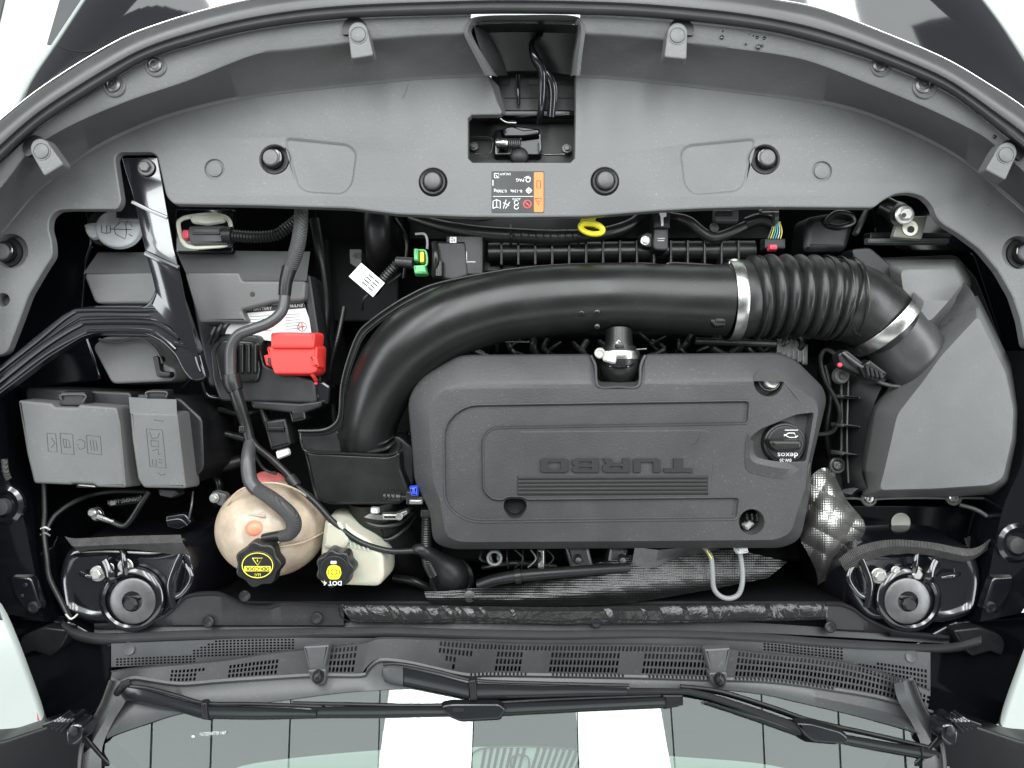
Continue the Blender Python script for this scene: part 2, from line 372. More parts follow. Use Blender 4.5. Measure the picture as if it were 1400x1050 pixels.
g = G(); loft(g, [z3(SO, .102), [(a * .75 + c * .25, b * .75 + d * .25, .098) for (a, b), (c, d) in zip(SO, OUT)], [(a * .4 + c * .6, b * .4 + d * .6, .090) for (a, b), (c, d) in zip(SO, OUT)], z3(OUT, .088), z3([(a + (a - 700) * .01, b - 4) for a, b in OUT], -.2)], 110)
put('front_bumper', g, 'body', car, 60)
# bumper gap line and plate tucked outside at the left
q('bumper_seam', 'deep', car, sweep, W([tuple(p) for p in cr([(80, 62), (88, 66), (105, 70), (125, 70), (148, 63)], 6)], .099), .0012, 6)
# outer wings
for sgn in (-1, 1):
    X = lambda x: x if sgn < 0 else 1430 - x
    g = G()
    A = [(X(-60), 240, .05), (X(-60), 480, .05), (X(-60), 700, .05), (X(-35), 790, .045), (X(5), 830, .04), (X(46), 930, .03), (X(66), 990, .02)]
    B = [(X(-100), 200, .04), (X(-120), 480, .03), (X(-110), 700, .03), (X(-50), 780, .03), (X(0), 834, .025), (X(41), 934, .02), (X(61), 994, .01)]
    Cc = [(p[0] + sgn * 4, p[1], -.06) for p in B]
    loft(g, [A, B, Cc], 50); put('wing', g, 'body', car, 60)
# bay floor
g = G(); stack(g, W([(60, 150), (1340, 150), (1340, 850), (1250, 1000), (150, 1000), (60, 850)], -.42), [(0, -.45), (0, -.42)]); put('undertray', g, 'deep', car)
# inner wing panels (gloss black) left / right
INL = [(-80, 250), (110, 262), (128, 330), (118, 360), (112, 440), (140, 520), (60, 530), (30, 560), (48, 680), (75, 735), (120, 740), (260, 735), (292, 780), (292, 835), (260, 860), (40, 885), (0, 825), (-80, 700)]
for sgn in (-1, 1):
    X = lambda x: x if sgn < 0 else 1400 - x
    g = G(); pts = INL if sgn < 0 else [(1480, 250), (1190, 262), (1195, 320), (1235, 345), (1330, 345), (1370, 470), (1400, 560), (1395, 670), (1370, 690), (1150, 690), (1165, 740), (1140, 780), (1130, 835), (1170, 860), (1360, 885), (1400, 825), (1480, 700)]
    molded(g, rnd(pts, 10), -.16, .2, .004); put('inner_wing', g, 'gloss', car)
    # rail along the outer side
    g = G(); loft(g, [[(X(-90), 480, .0), (X(-90), 680, -.01), (X(4), 838, -.02)], [(X(-5), 480, -.02), (X(0), 620, -.025), (X(30), 700, -.03), (X(60), 850, -.035)], [(X(28), 480, -.09), (X(38), 620, -.10), (X(62), 700, -.10), (X(95), 850, -.10)], [(X(45), 480, -.2), (X(48), 620, -.2), (X(75), 700, -.2), (X(105), 850, -.2)]], 30)
    put('wing_rail', g, 'gloss', car, 40)
    # lower side tray between wing and cowl
    O = lambda x: x if sgn < 0 else 1428 - x
    g = G(); molded(g, rnd([(O(-60), 840), (X(95), 850), (X(152), 882), (X(152), 925), (X(142), 960), (X(98), 1000), (O(62), 992), (O(52), 970), (O(44), 935), (O(6), 850), (O(-60), 760)], 5), -.06, .02, .004); put('side_tray', g, 'gloss', car)
    g = G(); molded(g, rnd([(X(25), 882), (X(30), 870), (X(60), 858), (X(96), 862), (X(84), 885), (X(70), 898), (X(45), 890), (X(30), 897)], 4), -.04, .03, .003); put('side_pad', g, 'dark', car)
    # access plate with rivets
    g = G(); molded(g, rnd([(X(12), 788), (X(42), 790), (X(56), 832), (X(36), 840), (X(20), 815)], 5), -.02, .012, .003); put('access_plate', g, 'stamped', car)
    lat('plug', 'dark', car, X(46), 830, -.02, [(8, 0), (8, 2), (5, 3), (4, 1.5), (.01, 1.5)], 20)
for p in [(35, 800), (30, 815)]: screw(car, p[0], p[1], -.02, 3, 'dark')
# side gloss bumps (peg holes) on plate edges left and right are in the cover below
# firewall + cowl underside
g = G(); molded(g, rnd([(95, 822), (1310, 822), (1330, 900), (1330, 1000), (70, 1000), (70, 900)], 4), -.09, .25, .004); put('bulkhead', g, 'deep', car)
# ---- strut towers ----
def tower(cx, sgn, lab):
    # sgn -1 left, +1 right ; geometry is mirrored about the tower centre
    X = lambda d: cx + sgn * d
    g = G(); outl = rnd([(X(-68), 742), (X(-30), 752), (X(40), 748), (X(92), 750), (X(104), 790), (X(96), 838), (X(60), 852), (X(-52), 848), (X(-76), 812), (X(-84), 775)], 16)
    ol = W(outl, -.045)
    stack(g, ol, [(-.02, -.2), (-.004, -.06), (0, -.05), (.004, -.046), (.008, -.045), (.014, -.052), (.018, -.053)]); t = put('strut_tower', g, 'stamped', car, 50, lab)
    lat('tower_ring', 'stamped', t, cx, 818, -.05, [(44, 0), (44, 6), (41, 9), (37, 10), (34, 8), (33, 4), (30, 4)], 40)
    lat('top_washer', 'dull', t, cx + sgn * -1, 821, -.036, [(31, 0), (31, 3), (28, 4.5), (14, 4.8), (13.5, 0), (.01, 0)], 40)
    lat('top_nut', 'dark', t, cx + sgn * 1, 825, -.036, [(10, 0), (10, 5), (7, 8), (.01, 8)], 8)
    for x, y, r in (((134, 784, 7.5), (150, 776, 4.5), (172, 774, 7.5)) if sgn < 0 else ((1201, 787, 7.5), (1225, 781, 5), (1251, 784, 7.5))):
        bolt(t, x, y, -.045, r)
    q('tower_hump', 'stamped', t, ball, cx, 806, -.05, 34, .02, 36, 12, ry=20, ang=60)
    # pressed ribs and lobes
    q('pressed_rib', 'stamped', t, tube, [(X(-66), 758, -.044), (X(-58), 775, -.04), (X(-50), 800, -.04), (X(-55), 830, -.044)], 5, flat=.6)
    q('pressed_rib', 'stamped', t, tube, [(X(15), 752, -.044), (X(12), 768, -.036), (X(10), 785, -.04)], 4, flat=.7)
    q('pressed_rib', 'stamped', t, tube, [(X(40), 768, -.044), (X(32), 785, -.036), (X(30), 795, -.04)], 7, flat=.5)
    q('pressed_rib', 'stamped', t, tube, [(X(48), 790, -.044), (X(62), 788, -.036), (X(72), 784, -.044)], 3, flat=.7)
    q('pressed_rib', 'stamped', t, tube, [(X(-72), 772, -.05), (X(-80), 790, -.042), (X(-66), 812, -.044), (X(-52), 818, -.046)], 4, flat=.7)
tower(182, -1, 'black pressed steel strut tower with washer and nut, on the left')
tower(1240, 1, 'black pressed steel strut tower with washer and nut, on the right')
q('sealing_felt', 'felt', car, loft, [[(88, 733, -.04), (105, 736, -.035), (170, 733, -.035), (247, 731, -.04)], [(98, 746, -.03), (108, 747, -.025), (170, 744, -.025), (250, 742, -.03)], [(110, 756, -.045), (125, 752, -.04), (180, 751, -.04), (262, 762, -.05)]], 40)
q('sealing_felt', 'felt', car, loft, [[(1146, 765, -.05), (1170, 748, -.04), (1215, 738, -.04), (1270, 741, -.04), (1328, 750, -.04), (1358, 733, -.05)], [(1152, 775, -.04), (1180, 757, -.03), (1220, 747, -.025), (1270, 750, -.025), (1328, 760, -.03), (1352, 742, -.04)], [(1160, 785, -.05), (1185, 768, -.045), (1225, 757, -.04), (1270, 759, -.04), (1320, 768, -.045), (1350, 752, -.05)]], 40)
# inner panel plates/labels
q('data_plate', 'ink', car, flat, [(148, 684), (192, 677), (194, 687), (149, 693)], -.155)
text('N2JSWNSM7-14MM', 174, 683.5, -.153, 5.6, 'white', car, PI + .12, sx=.85)
q('data_plate_mark', 'white', car, flat, [(150, 685.5), (157, 684.5), (158, 690), (151, 691)], -.153)
lat('body_plug', 'pale', car, 1231, 714, -.158, [(13, 0), (13, 1.5), (11, 2.5), (9, 1.5), (.01, 1.8)], 28)
# crinkled sealer on the right
g = G(); loft(g, [[(1318, 737, -.13), (1335, 728, -.12), (1350, 710, -.12), (1362, 705, -.11)], [(1325, 757, -.10), (1345, 745, -.095), (1362, 728, -.09), (1370, 712, -.09)]], 30)
for v in g.v: v.z += random.uniform(-.004, .004)
put('sealer', g, 'felt', car)
# hinges and mirrors in the bottom corners
for sgn in (-1, 1):
    X = lambda x: x if sgn < 0 else 1400 - x
    g = G(); molded(g, rnd([(X(-80), 1020), (X(0), 1014), (X(60), 994), (X(95), 985), (X(118), 1008), (X(140), 1035), (X(170), 1062), (X(170), 1130), (X(-80), 1130)], 9), .04, .04, .004); put('scuttle_corner', g, 'soot', car)
    g = G()
    for k in range(5): tube(g, [(X(60 + k * 6), 992 + k * 2, .045), (X(78 + k * 5), 985, .055), (X(96 + k * 3), 972 + k * 3, .04)], 2.4, 8)
    put('hinge_rib', g, 'stamped', car)
    q('hinge', 'stamped', car, molded, rnd([(X(88), 1002), (X(96), 990), (X(112), 992), (X(112), 1012), (X(100), 1022), (X(90), 1018)], 5), .065, .03, .004)
    lat('hinge_bolt', 'dark', car, X(101), 999, .066, [(6.5, 0), (6.5, 2.5), (4.5, 3.5), (.01, 3.5)], 20)
    # pillar trim strips
    q('pillar_trim', 'wgrey', car, loft, [[(X(152), 925, -.01), (X(146), 950, .0), (X(128), 985, .01), (X(108), 1020, .03), (X(105), 1060, .05)], [(X(165), 932, .0), (X(160), 952, .008), (X(143), 985, .02), (X(124), 1022, .04), (X(121), 1060, .06)], [(X(178), 935, -.01), (X(172), 958, .0), (X(154), 988, .012), (X(140), 1022, .032), (X(139), 1060, .05)]], 30)
    q('pillar_seal', 'rubber', car, tube, [(X(152), 930, .0), (X(140), 962, .012), (X(124), 992, .024), (X(112), 1020, .04), (X(108), 1060, .06)], 3.5, flat=.8)
q('tail_lamp', 'pinkred', car, molded, [(50, 972), (58, 984), (66, 992), (60, 995), (50, 985)], -.2, .01)

# ================= FRONT TRIM COVER =================
cov = thing('radiator_cover', 'large matte grey plastic trim cover across the front with warning sticker', 'trim cover', 700, 200, -.02)
LT = [(-70, 290), (0, 225), (28, 198), (65, 168), (140, 120), (200, 84), (270, 61), (340, 44), (420, 32), (500, 26), (600, 23), (644, 22)]
LM = [(-70, 325), (0, 258), (35, 213), (64, 190), (110, 165), (180, 136), (257, 110), (347, 75), (400, 68), (466, 60), (515, 54), (575, 49), (640, 46)]
LB = [(-70, 385), (0, 318), (15, 300), (41, 270), (69, 247), (129, 203), (206, 167), (283, 144), (360, 129), (443, 119), (553, 108), (620, 104), (668, 102)]
RT = [(1470, 275), (1400, 210), (1370, 186), (1330, 153), (1283, 122), (1190, 84), (1100, 57), (1040, 44), (950, 33), (850, 25), (793, 23)]
RM = [(1470, 300), (1400, 235), (1356, 195), (1328, 177), (1266, 147), (1184, 113), (1120, 88), (1073, 76), (1000, 66), (947, 60), (904, 54), (850, 49), (794, 46)]
RB = [(1470, 350), (1400, 287), (1377, 267), (1323, 224), (1271, 193), (1194, 159), (1130, 141), (1040, 128), (963, 119), (893, 111), (840, 106), (787, 103)]
for T_, M_, B_ in ((LT, LM, LB), (RT, RM, RB)):
    g = G(); loft(g, [z3([(a, b - 6) for a, b in T_], .075), z3(T_, .093), [(a, b - 3, .0885) for a, b in M_], z3(M_, .087), [(a, b + 3, .082) for a, b in M_], [(a, b - 3, .004) for a, b in B_], [(a, b + 2.4, .0009) for a, b in B_]], 110)
    put('front_shelf', g, 'cover', cov, 50)
inner = [(-70, 490), (0, 486), (10, 481), (26, 440), (39, 404), (60, 368), (72, 350), (71, 330), (66, 312), (68, 297), (78, 287), (95, 286), (160, 286, 3), (166, 276), (157, 216), (163, 208), (208, 208), (215, 214), (227, 268), (237, 279), (360, 281), (480, 285), (545, 293), (640, 296.5), (700, 297), (800, 296), (840, 293), (900, 288), (960, 285), (1040, 283), (1195, 284), (1208, 273), (1224, 265), (1243, 263), (1262, 268), (1275, 281), (1281, 298), (1290, 307), (1312, 320), (1340, 341), (1365, 371), (1385, 406), (1396, 440), (1402, 475), (1470, 480)]
PB = lambda c: [(v.x, v.y) for v in cr(c, 5)]
lbot = PB(LB); rbot = PB(RB)[::-1]
open_ = [(680, 138), (687, 153), (684, 156.5), (645, 157), (640, 162), (640, 216), (646, 222), (780, 222), (786, 216), (787, 150)]
poly = rnd([(p[0], p[1], p[2] if len(p) > 2 else 6) for p in inner], 6, 3)
outline = lbot + open_ + rbot + poly[::-1]
pads = [rnd([(389, 189), (476, 198), (487, 208), (481, 252), (468, 265), (420, 262), (408, 255)], 9), rnd([(1033, 190), (940, 199), (931, 208), (936, 252), (949, 266), (1006, 261), (1016, 254)], 9)]
holes = [hole(circ(375, 218, 20.5), 0, .02, .001), hole(circ(1046, 218, 20.5), 0, .02, .001), hole(circ(592, 249, 19.5), 0, .010, .0015), hole(circ(827, 248, 19.5), 0, .010, .0015),
         hole(circ(14, 343, 23), 0, .02, .003), hole(circ(1393, 345, 22), 0, .02, .003), hole(circ(4, 410, 9), 0, .02, .001)]
for p in pads: holes.append((W(p, 0), [(.003, 0), (.0015, -.0004), (-.0015, -.0028), (-.003, -.003), (-.004, -.003)], True))
for c in ((293, 231), (1124, 234)): holes.append((W(circ(c[0], c[1], 13.5), 0), [(.0008, 0), (0, -.0006), (-.0005, -.003), (-.0035, -.003), (-.0042, -.0008), (-.005, -.0006)], True))
holes = [h for h in holes]
g = G(); stack(g, W(outline, 0), [(-.001, -.012), (0, -.0025), (.0004, -.001), (.0022, 0), (.0032, 0)], holes); put('main_panel', g, 'cover', cov, 30)
# moulded marks
q('moulded_mark', 'cover', cov, strokes, [[(44, 296), (52, 287)], [(49, 300), (55, 292), (53, 289)], [(1345, 275), (1352, 282)], [(1350, 272), (1356, 280)], [(146, 178), (148, 184), (152, 188)], [(552, 78), (553, 98)], [(558, 116), (554, 128), (550, 134)], [(176, 185), (190, 180), (200, 179)]], .0005, .5, .8)
# clips / pegs
def peg(px, py, r, z=-.004, m='seal'):
    lat('push_clip', 'rubber', cov, px, py, z - .004, [(r * 1.65, -2), (r * 1.65, 2), (r * 1.45, 4), (r * 1.2, 3.2), (r * 1.08, 1)], 32)
    lat('push_clip', m, cov, px, py, z - .004, [(r * 1.05, -2), (r * 1.05, 7), (r * .9, 9), (r * .6, 10), (.01, 10.3)], 32)
peg(592, 249, 11.5); peg(827, 248, 11.5)
for px, py in ((375, 218), (1046, 218), (11, 345), (1396, 347)):
    lat('peg_seat', 'ink', cov, px, py, -.02, [(21, 0), (20, 2), (.01, 2)], 32)
    lat('rubber_peg', 'stamped', cov, px, py, -.02, [(14.5, 0), (14.5, 8), (13.5, 10), (11.5, 11)], 32)
    lat('rubber_peg', 'cover', cov, px - 1, py + 1, -.02, [(11, 0), (11, 12), (9.5, 14), (.01, 15)], 32)
# raised tabs with round caps on the shelf
def tab(cx, cy, a, flip=1):
    R = Matrix.Rotation(a, 2)
    pts = [(-14, 0), (-13, -10), (-7, -17), (0, -19), (7, -17), (13, -10), (14, 0), (17, 30), (-14, 31)]
    pl = [(cx + (R @ Vector(p)).x, cy + (R @ Vector(p)).y) for p in pts]
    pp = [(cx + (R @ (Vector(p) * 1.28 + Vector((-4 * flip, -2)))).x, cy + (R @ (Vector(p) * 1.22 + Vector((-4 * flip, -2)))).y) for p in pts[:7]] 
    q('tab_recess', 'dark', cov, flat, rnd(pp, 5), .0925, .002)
    t = q('tab', 'cover', cov, molded, rnd(pl, 4), .102, .016, .002)
    lat('tab_cap', 'cover', t, cx, cy, .1018, [(12.5, 0), (12.3, .9), (11, 1), (10.6, .2), (10.2, .2), (9.8, 1.6), (8.5, 2.2), (.01, 2.4)], 32)
tab(490, 48, -.13); tab(926, 49, .13, -1); tab(57, 207, -.62 + .1); tab(1375, 212, .62 - .1, -1)
for px, py, r in ((157, 118, 14), (214, 91, 13.5), (1204, 91, 13.5), (1264, 118, 16)):
    t = lat('rubber_stop', 'cover', cov, px, py, .090, [(r * 1.1, 0), (r * 1.08, 2.2), (r * .98, 3.4), (r * .8, 2.2), (r * .74, 1)], 32)
    lat('stop_screw', 'dull', t, px - 2, py - 2, .091, [(r * .75, 0), (r * .72, 2.5), (r * .5, 4), (r * .42, 3), (r * .22, 3.2), (r * .2, 1.5), (.01, 1.5)], 24)
# latch opening surround
lipc = [(668, 103), (655, 78), (643, 55), (639, 42), (645, 29), (656, 23), (700, 21.5), (780, 22), (792, 30), (795, 44), (791, 75), (788, 103)]
g = G(); loft(g, [[(a + (-5 if a < 700 else 5) * (b > 25), b - (1 if b < 30 else 0), .09) for a, b in lipc], [(a, b, .096) for a, b in lipc], [(a + (5 if a < 700 else -4) * (b > 25), b + (5 if b < 30 else 0), .083) for a, b in lipc], [(a + (12 if a < 716 else -8) * (b > 25), b + (12 if b < 30 else 2), -.005) for a, b in lipc]], 70)
put('opening_lip', g, 'cover', cov, 40)
q('scoop', 'duct', cov, loft, [[(646, 34, .08), (700, 32, .08), (790, 34, .08)], [(648, 46, .0), (700, 44, -.0), (788, 46, -.0)], [(668, 100, -.03), (700, 97, -.04), (740, 97, -.04), (784, 103, -.03)], [(668, 104, -.06), (700, 101, -.06), (740, 101, -.06), (784, 106, -.06)]], 30)
q('scoop_side', 'engcov', cov, loft, [[(648, 36, .084), (654, 60, .07), (668, 92, .03), (676, 104, .0)], [(664, 40, .01), (678, 62, .0), (690, 88, -.02), (694, 103, -.04)]], 20)
q('scoop_floor', 'cowl', cov, molded, rect(672, 98, 790, 160, 3), -.07, .02, .002)
q('panel_line', 'ink', cov, strokes, [[(681, 104), (681, 116), (696, 116), (696, 104)], [(722, 100), (722, 116), (786, 116)], [(690, 134), (786, 134)]], -.0695, .8, .5)
q('cable_stub', 'stamped', cov, tube, [(708, 100, -.06), (708, 120, -.055), (709, 143, -.06)], 2.2)
q('side_flap', 'cover', cov, loft, [[(668, 103, -.002), (680, 140, -.002), (686, 156, -.003)], [(682, 118, -.02), (688, 142, -.02), (692, 156, -.02)]], 10)
# sticker
st = q('warning_sticker', 'ink', cov, flat, rect(672, 234, 744, 291, 2), .0004, .0002)
q('sticker_stripe', 'orange', st, flat, rect(730, 235.5, 743, 290, 2), .0009, .0002)
q('sticker_field', 'dark', st, flat, rect(673.5, 235.5, 729, 290, 1), .0007, .0001)
q('sticker_line', 'white', st, strokes, [[(674, 268.5), (729, 268.5)]], .0011, .35, .4)
for k in ([circ(723, 260.5, 3.2, 10) + [(726.2, 260.5)], [(718.5, 260.5), (727.5, 260.5)], [(723, 256), (723, 265)]], [circ(722, 246, 3, 9) + [(725, 246)], [(717, 243), (722, 241), (726, 244)]],
  [[(674, 285), (674, 275), (679, 273), (684, 275), (684, 285), (679, 283), (674, 285)], [(679, 273), (679, 283)]], [[(688, 285), (692, 273)], [(691, 285), (697, 276)], [(688, 277), (696, 281)]], [circ(706, 283, 3, 8), circ(706, 277, 3, 8)],
  [[(676, 237), (682, 237), (682, 243), (676, 243), (676, 237)], [(678, 239), (681, 243)]], [[(674, 246), (674, 254)]]):
    q('sticker_pictogram', 'white', st, strokes, k, .0011, .55, .4)
q('prohibition_mark', 'red', st, strokes, [circ(721, 279, 5.2, 16) + [(726.2, 279)], [(717, 275), (725, 283)]], .0012, .7, .4)
q('warning_triangle', 'ink', st, strokes, [[(732, 271), (741, 271), (736.5, 280), (732, 271)], [(734, 247), (739, 247), (739, 257), (734, 257), (734, 247)], [(736.5, 274), (736.5, 276)]], .0013, .55, .4)
for s_, x_, y_, z_ in (('PAG', 711, 246, 4.5), ('0.700kg', 684, 261, 4.2), ('R-134a', 706, 261, 4.2), ('SAE J639', 691, 238, 3), ('AUTO', 706, 272, 3)):
    text(s_, x_, y_, .001, z_, 'white', st, PI, .0001)
for x, y, r_ in ((988, 43, 1.6), (987, 51, 3), (1035, 51, 2.4), (1037, 64, 3.4), (1024, 47, 1.3), (1030, 49, 1.4), (1045, 52, 2.6), (1042, 62, 1.8), (1360, 187, 2.6), (1020, 60, 1.6)):
    q('water_drop', 'gloss', cov, ball, x, y, .0915, r_, .0012, 12, 8, ang=60)
# bonnet seal
seal = thing('bonnet_seal', 'thick curved grey rubber seal running along the front edge', 'seal', 700, 10, .04)
g = G()
so = resamp(cr([(a, b, .0) for a, b in SO], 8), 120); si = resamp(cr([(a, b, .0) for a, b in SI], 8), 120)
rows = []
for k, zz in ((0, 0.0930), (.03, 0.1060), (.1, 0.1110), (.25, 0.1160), (.42, 0.1180), (.58, 0.1160), (.66, 0.1100), (.72, 0.1105), (.80, 0.1130), (.9, 0.1100), (.97, 0.1000), (1, 0.0900)):
    rows.append(g.add([P(a.x + (b.x - a.x) * k, a.y + (b.y - a.y) * k, zz) for a, b in zip(so, si)]))
for a, b in zip(rows[:-1], rows[1:]): g.bridge(a, b, False)
put('seal_body', g, 'seal', seal, 60)
q('seal_highlight', 'steel', seal, sweep, [P(a.x, a.y - 1.0, .1065) for a in so], .0009, 6)  # bright bead added along the rubber as its thin highlight line

# ================= LATCH =================
la = thing('bonnet_latch', 'black hood latch with coil spring and curved lever inside the cover opening', 'latch', 713, 190, -.08)
q('latch_box', 'ink', la, molded, rect(636, 150, 790, 226, 4), -.095, .02, .002)
q('latch_plate', 'stamped', la, molded, rnd([(676, 178), (705, 172), (738, 176), (740, 212), (676, 212)], 3), -.075, .02, .002)
q('release_lever', 'stamped', la, tube, [(740, 36, .0, 4), (738, 48, .005, 4), (727, 60, .01, 4), (731, 78, .01, 6), (740, 94, .0, 6.5), (742, 112, -.01, 6), (740, 150, -.03, 5), (736, 168, -.05, 3.5)], 4, 12)
q('striker_arm', 'stamped', la, tube, [(742, 92, -.005, 4), (752, 108, -.012, 6), (756, 128, -.02, 6), (754, 160, -.03, 5)], 4, 12)
def coil(g, x0, x1, y, z, R, r, turns):
    pts = []
    for i in range(turns * 14 + 1):
        t = i / (turns * 14); a = 2 * PI * turns * t; c = P(x0 + (x1 - x0) * t, y, z); pts.append(c + Vector((0, math.cos(a) * R, math.sin(a) * R)))
    sweep(g, pts, r, 6)
q('spring', 'dull', la, coil, 690, 712, 196, -.062, .0075, .0011, 8)
q('spring_barrel', 'steel', la, tube, [(680, 196, -.06), (686, 196, -.058), (692, 196, -.06)], 7)
q('latch_pawl', 'stamped', la, molded, rnd([(686, 176), (700, 172), (716, 178), (736, 176), (738, 183), (716, 186), (690, 186)], 2), -.06, .01, .002)
q('latch_pawl', 'dull', la, molded, rnd([(694, 165), (704, 164), (706, 168), (695, 169)], 2), -.055, .01, .002)
q('latch_rod', 'steel', la, tube, [(684, 162, -.05), (692, 167, -.052), (706, 168, -.052)], 1.2)
q('latch_rod', 'stamped', la, tube, [(738, 184, -.055), (739, 204, -.055), (742, 211, -.058), (772, 211, -.06)], 1.5)
q('latch_rod', 'stamped', la, tube, [(642, 188, -.08), (660, 187, -.08), (673, 190, -.08), (672, 206, -.08), (665, 211, -.08), (650, 210, -.08)], 1)
lat('latch_knob', 'dark', la, 710, 214, -.07, [(13, 0), (12, 4), (8, 7), (.01, 8)], 20); bolt(la, 775, 203, -.08, 4.5, 'dull')
bolt(la, 648, 200, -.085, 4, 'dull'); q('latch_bar', 'stamped', la, molded, rect(642, 150, 786, 158, 2), -.06, .01, .002)

# ================= STAY BRACKET =================
br = thing('bracket_bar', 'glossy black stamped steel bracket bar bolted at front left above the battery', 'bracket', 200, 300, -.03)
Zb = lambda y: -.012 if y < 240 else (-.012 + (y - 240) / 105 * .026 if y < 345 else (.014 - min((y - 345) / 150, 1) * .016))
Lx = [(167, 216), (172, 235), (180, 260), (186, 285), (193, 315), (200, 350), (208, 378), (213, 400), (207, 415)]
Rx = [(216, 216), (220, 238), (224, 260), (231, 300), (238, 340), (247, 375), (254, 412), (264, 450), (276, 500)]
def zed(y):
    return Zb(y)
g = G(); rows = []
Ls = resamp([(a, b, 0) for a, b in Lx], 60); Rs = resamp([(a, b, 0) for a, b in Rx], 60)
for fx, dz in ((0, -.012), (0, -.002), (.03, 0), (.5, 0), (.97, 0), (1, -.002), (1, -.012)):
    row = []
    for a, b in zip(Ls, Rs):
        x = a.x + (b.x - a.x) * fx; y = a.y + (b.y - a.y) * fx; row.append(P(x, y, zed(y - (fx - .5) * 8) + dz))
    rows.append(g.add(row))
for a, b in zip(rows[:-1], rows[1:]): g.bridge(a, b, False)
put('upright', g, 'stamped', br, 50)
arm = rnd([(214, 385), (209, 405), (198, 419), (116, 419), (90, 427), (51, 458), (0, 499), (-60, 548), (-60, 584), (0, 538), (15, 527), (64, 490), (111, 461), (129, 456), (200, 457), (221, 468), (239, 486), (249, 507), (262, 522), (282, 518), (272, 480), (250, 415), (240, 390)], 8)
q('arm', 'stamped', br, molded, arm, -.004, .012, .003)
for pts, r in (([(-60, 552), (0, 505), (50, 466), (95, 430), (120, 424), (205, 424), (222, 417), (228, 402)], 3.4), ([(-60, 566), (0, 520), (60, 473), (105, 445), (125, 440), (200, 440), (222, 446), (246, 462)], 4.6), ([(-60, 576), (0, 531), (62, 484), (110, 457), (130, 452), (198, 452), (220, 461), (240, 478)], 2.8), ([(-60, 560), (0, 513), (55, 470), (100, 438), (122, 432), (205, 432)], 1.6), ([(238, 470), (256, 474), (276, 482)], 3)):
    q('pressed_rib', 'stamped', br, tube, [(a, b, -.003) for a, b in pts], r, 10, flat=.9)
q('pressed_rib', 'stamped', br, tube, [(181, 276, Zb(279)), (205, 288, Zb(285)), (229, 298, Zb(293))], 3, 8, flat=.7)
q('pressed_rib', 'stamped', br, tube, [(199, 346, .013), (222, 357, .013), (244, 367, .011)], 4, 8, flat=.8)
q('pressed_rib', 'stamped', br, tube, [(267, 488, -.002), (270, 498, -.002), (274, 508, -.002)], 2, 8)
bolt(br, 200, 229, -.010, 8, 'dull')
q('slot_floor', 'stamped', br, molded, rect(158, 208, 220, 300, 4), -.05, .02, .002)

# ================= WASHER CAP =================
wc = thing('washer_filler', 'round pale grey washer fluid cap with wiper symbol, left of the bracket', 'washer cap', 158, 312, -.12)
lat('neck', 'dark', wc, 156, 316, -.16, [(26, -30), (26, 20), (24, 24)], 32)
q('cap', 'washer', wc, molded, circ(160, 312, 31, 36, 26), -.08, .008, .004)
q('cap_tab', 'washer', wc, molded, rnd([(114, 307), (118, 306), (140, 304), (140, 322), (124, 326), (118, 320)], 4), -.084, .008, .003)
q('cap_symbol', 'ink', wc, strokes, [[(139, 308), (139, 318), (146, 319), (151, 318), (151, 309), (146, 308), (146, 318)], [(156, 312), (168, 300), (172, 306), (173, 318), (171, 327), (158, 320), (156, 312)], [(172, 301), (177, 304), (181, 310)], [(176, 320), (181, 323)], [(150, 313), (180, 314)]], -.0797, .55, .5)

# ================= CONNECTOR WITH CREAM CLIP =================
cn = thing('wiring_connector', 'cream clipped wiring connector with red lock and ribbed conduit, right of the bracket', 'connector', 290, 322, -.12)
q('clip_frame', 'cream', cn, tube, [(248, 300, -.08), (244, 308, -.08), (250, 330, -.08), (262, 338, -.08), (290, 337, -.08), (310, 334, -.08), (316, 322, -.08), (312, 300, -.08), (290, 294, -.08), (262, 296, -.08)], 3, 8, closed=True)
q('clip_cover', 'cream', cn, molded, rnd([(258, 294), (302, 293), (306, 302), (282, 306), (262, 303)], 3), -.075, .006, .002)
q('housing', 'grey', cn, molded, rnd([(258, 309), (305, 308), (311, 334), (262, 335), (256, 322)], 3), -.07, .02, .004)
q('housing_ridge', 'grey', cn, molded, rect(262, 312, 300, 320, 2), -.066, .006, .002)
q('lock', 'pinkred', cn, molded, rect(249, 314, 257, 326, 3), -.07, .012, .002)
q('collar', 'dark', cn, tube, [(306, 322, -.075), (318, 322, -.075)], 12)
q('conduit', 'rubber', cn, corrug, [(316, 322, -.08), (345, 324, -.08), (375, 322, -.085), (392, 312, -.09), (410, 298, -.1)], 7.5, 4, .14)
q('mount_plate', 'stamped', cn, molded, rect(240, 286, 318, 345, 4), -.11, .01, .002)

# ================= BATTERY AND COVERS =================
ba = thing('battery', 'car battery with white label under grey covers and a red terminal cap', 'battery', 350, 430, -.3)
q('case', 'dark', ba, molded, rnd([(255, 370), (425, 375), (440, 530), (285, 530)], 8), -.10, .2, .005)
lab = q('battery_label', 'white', ba, flat, rnd([(338, 424), (371, 414), (414, 412), (431, 458), (400, 470), (306, 458), (306, 443), (338, 440)], 1), -.09, .0006)
q('label_stripe', 'ink', lab, flat, [(332, 421), (414, 413), (417, 421), (334, 428)], -.0885, .0003)
text('CAR BATTERY', 352, 422.5, -.088, 4.6, 'white', lab, .05, sx=1.0)
text('H6/LN3', 404, 418, -.088, 4.6, 'white', lab, .05)
for i in range(6): q('label_line', 'ink', lab, strokes, [[(342, 433 + 4 * i), (374, 431 + 4 * i)], [(390, 430 + 4 * i), (410, 429 + 4 * i)]], -.0888, .3, .3)
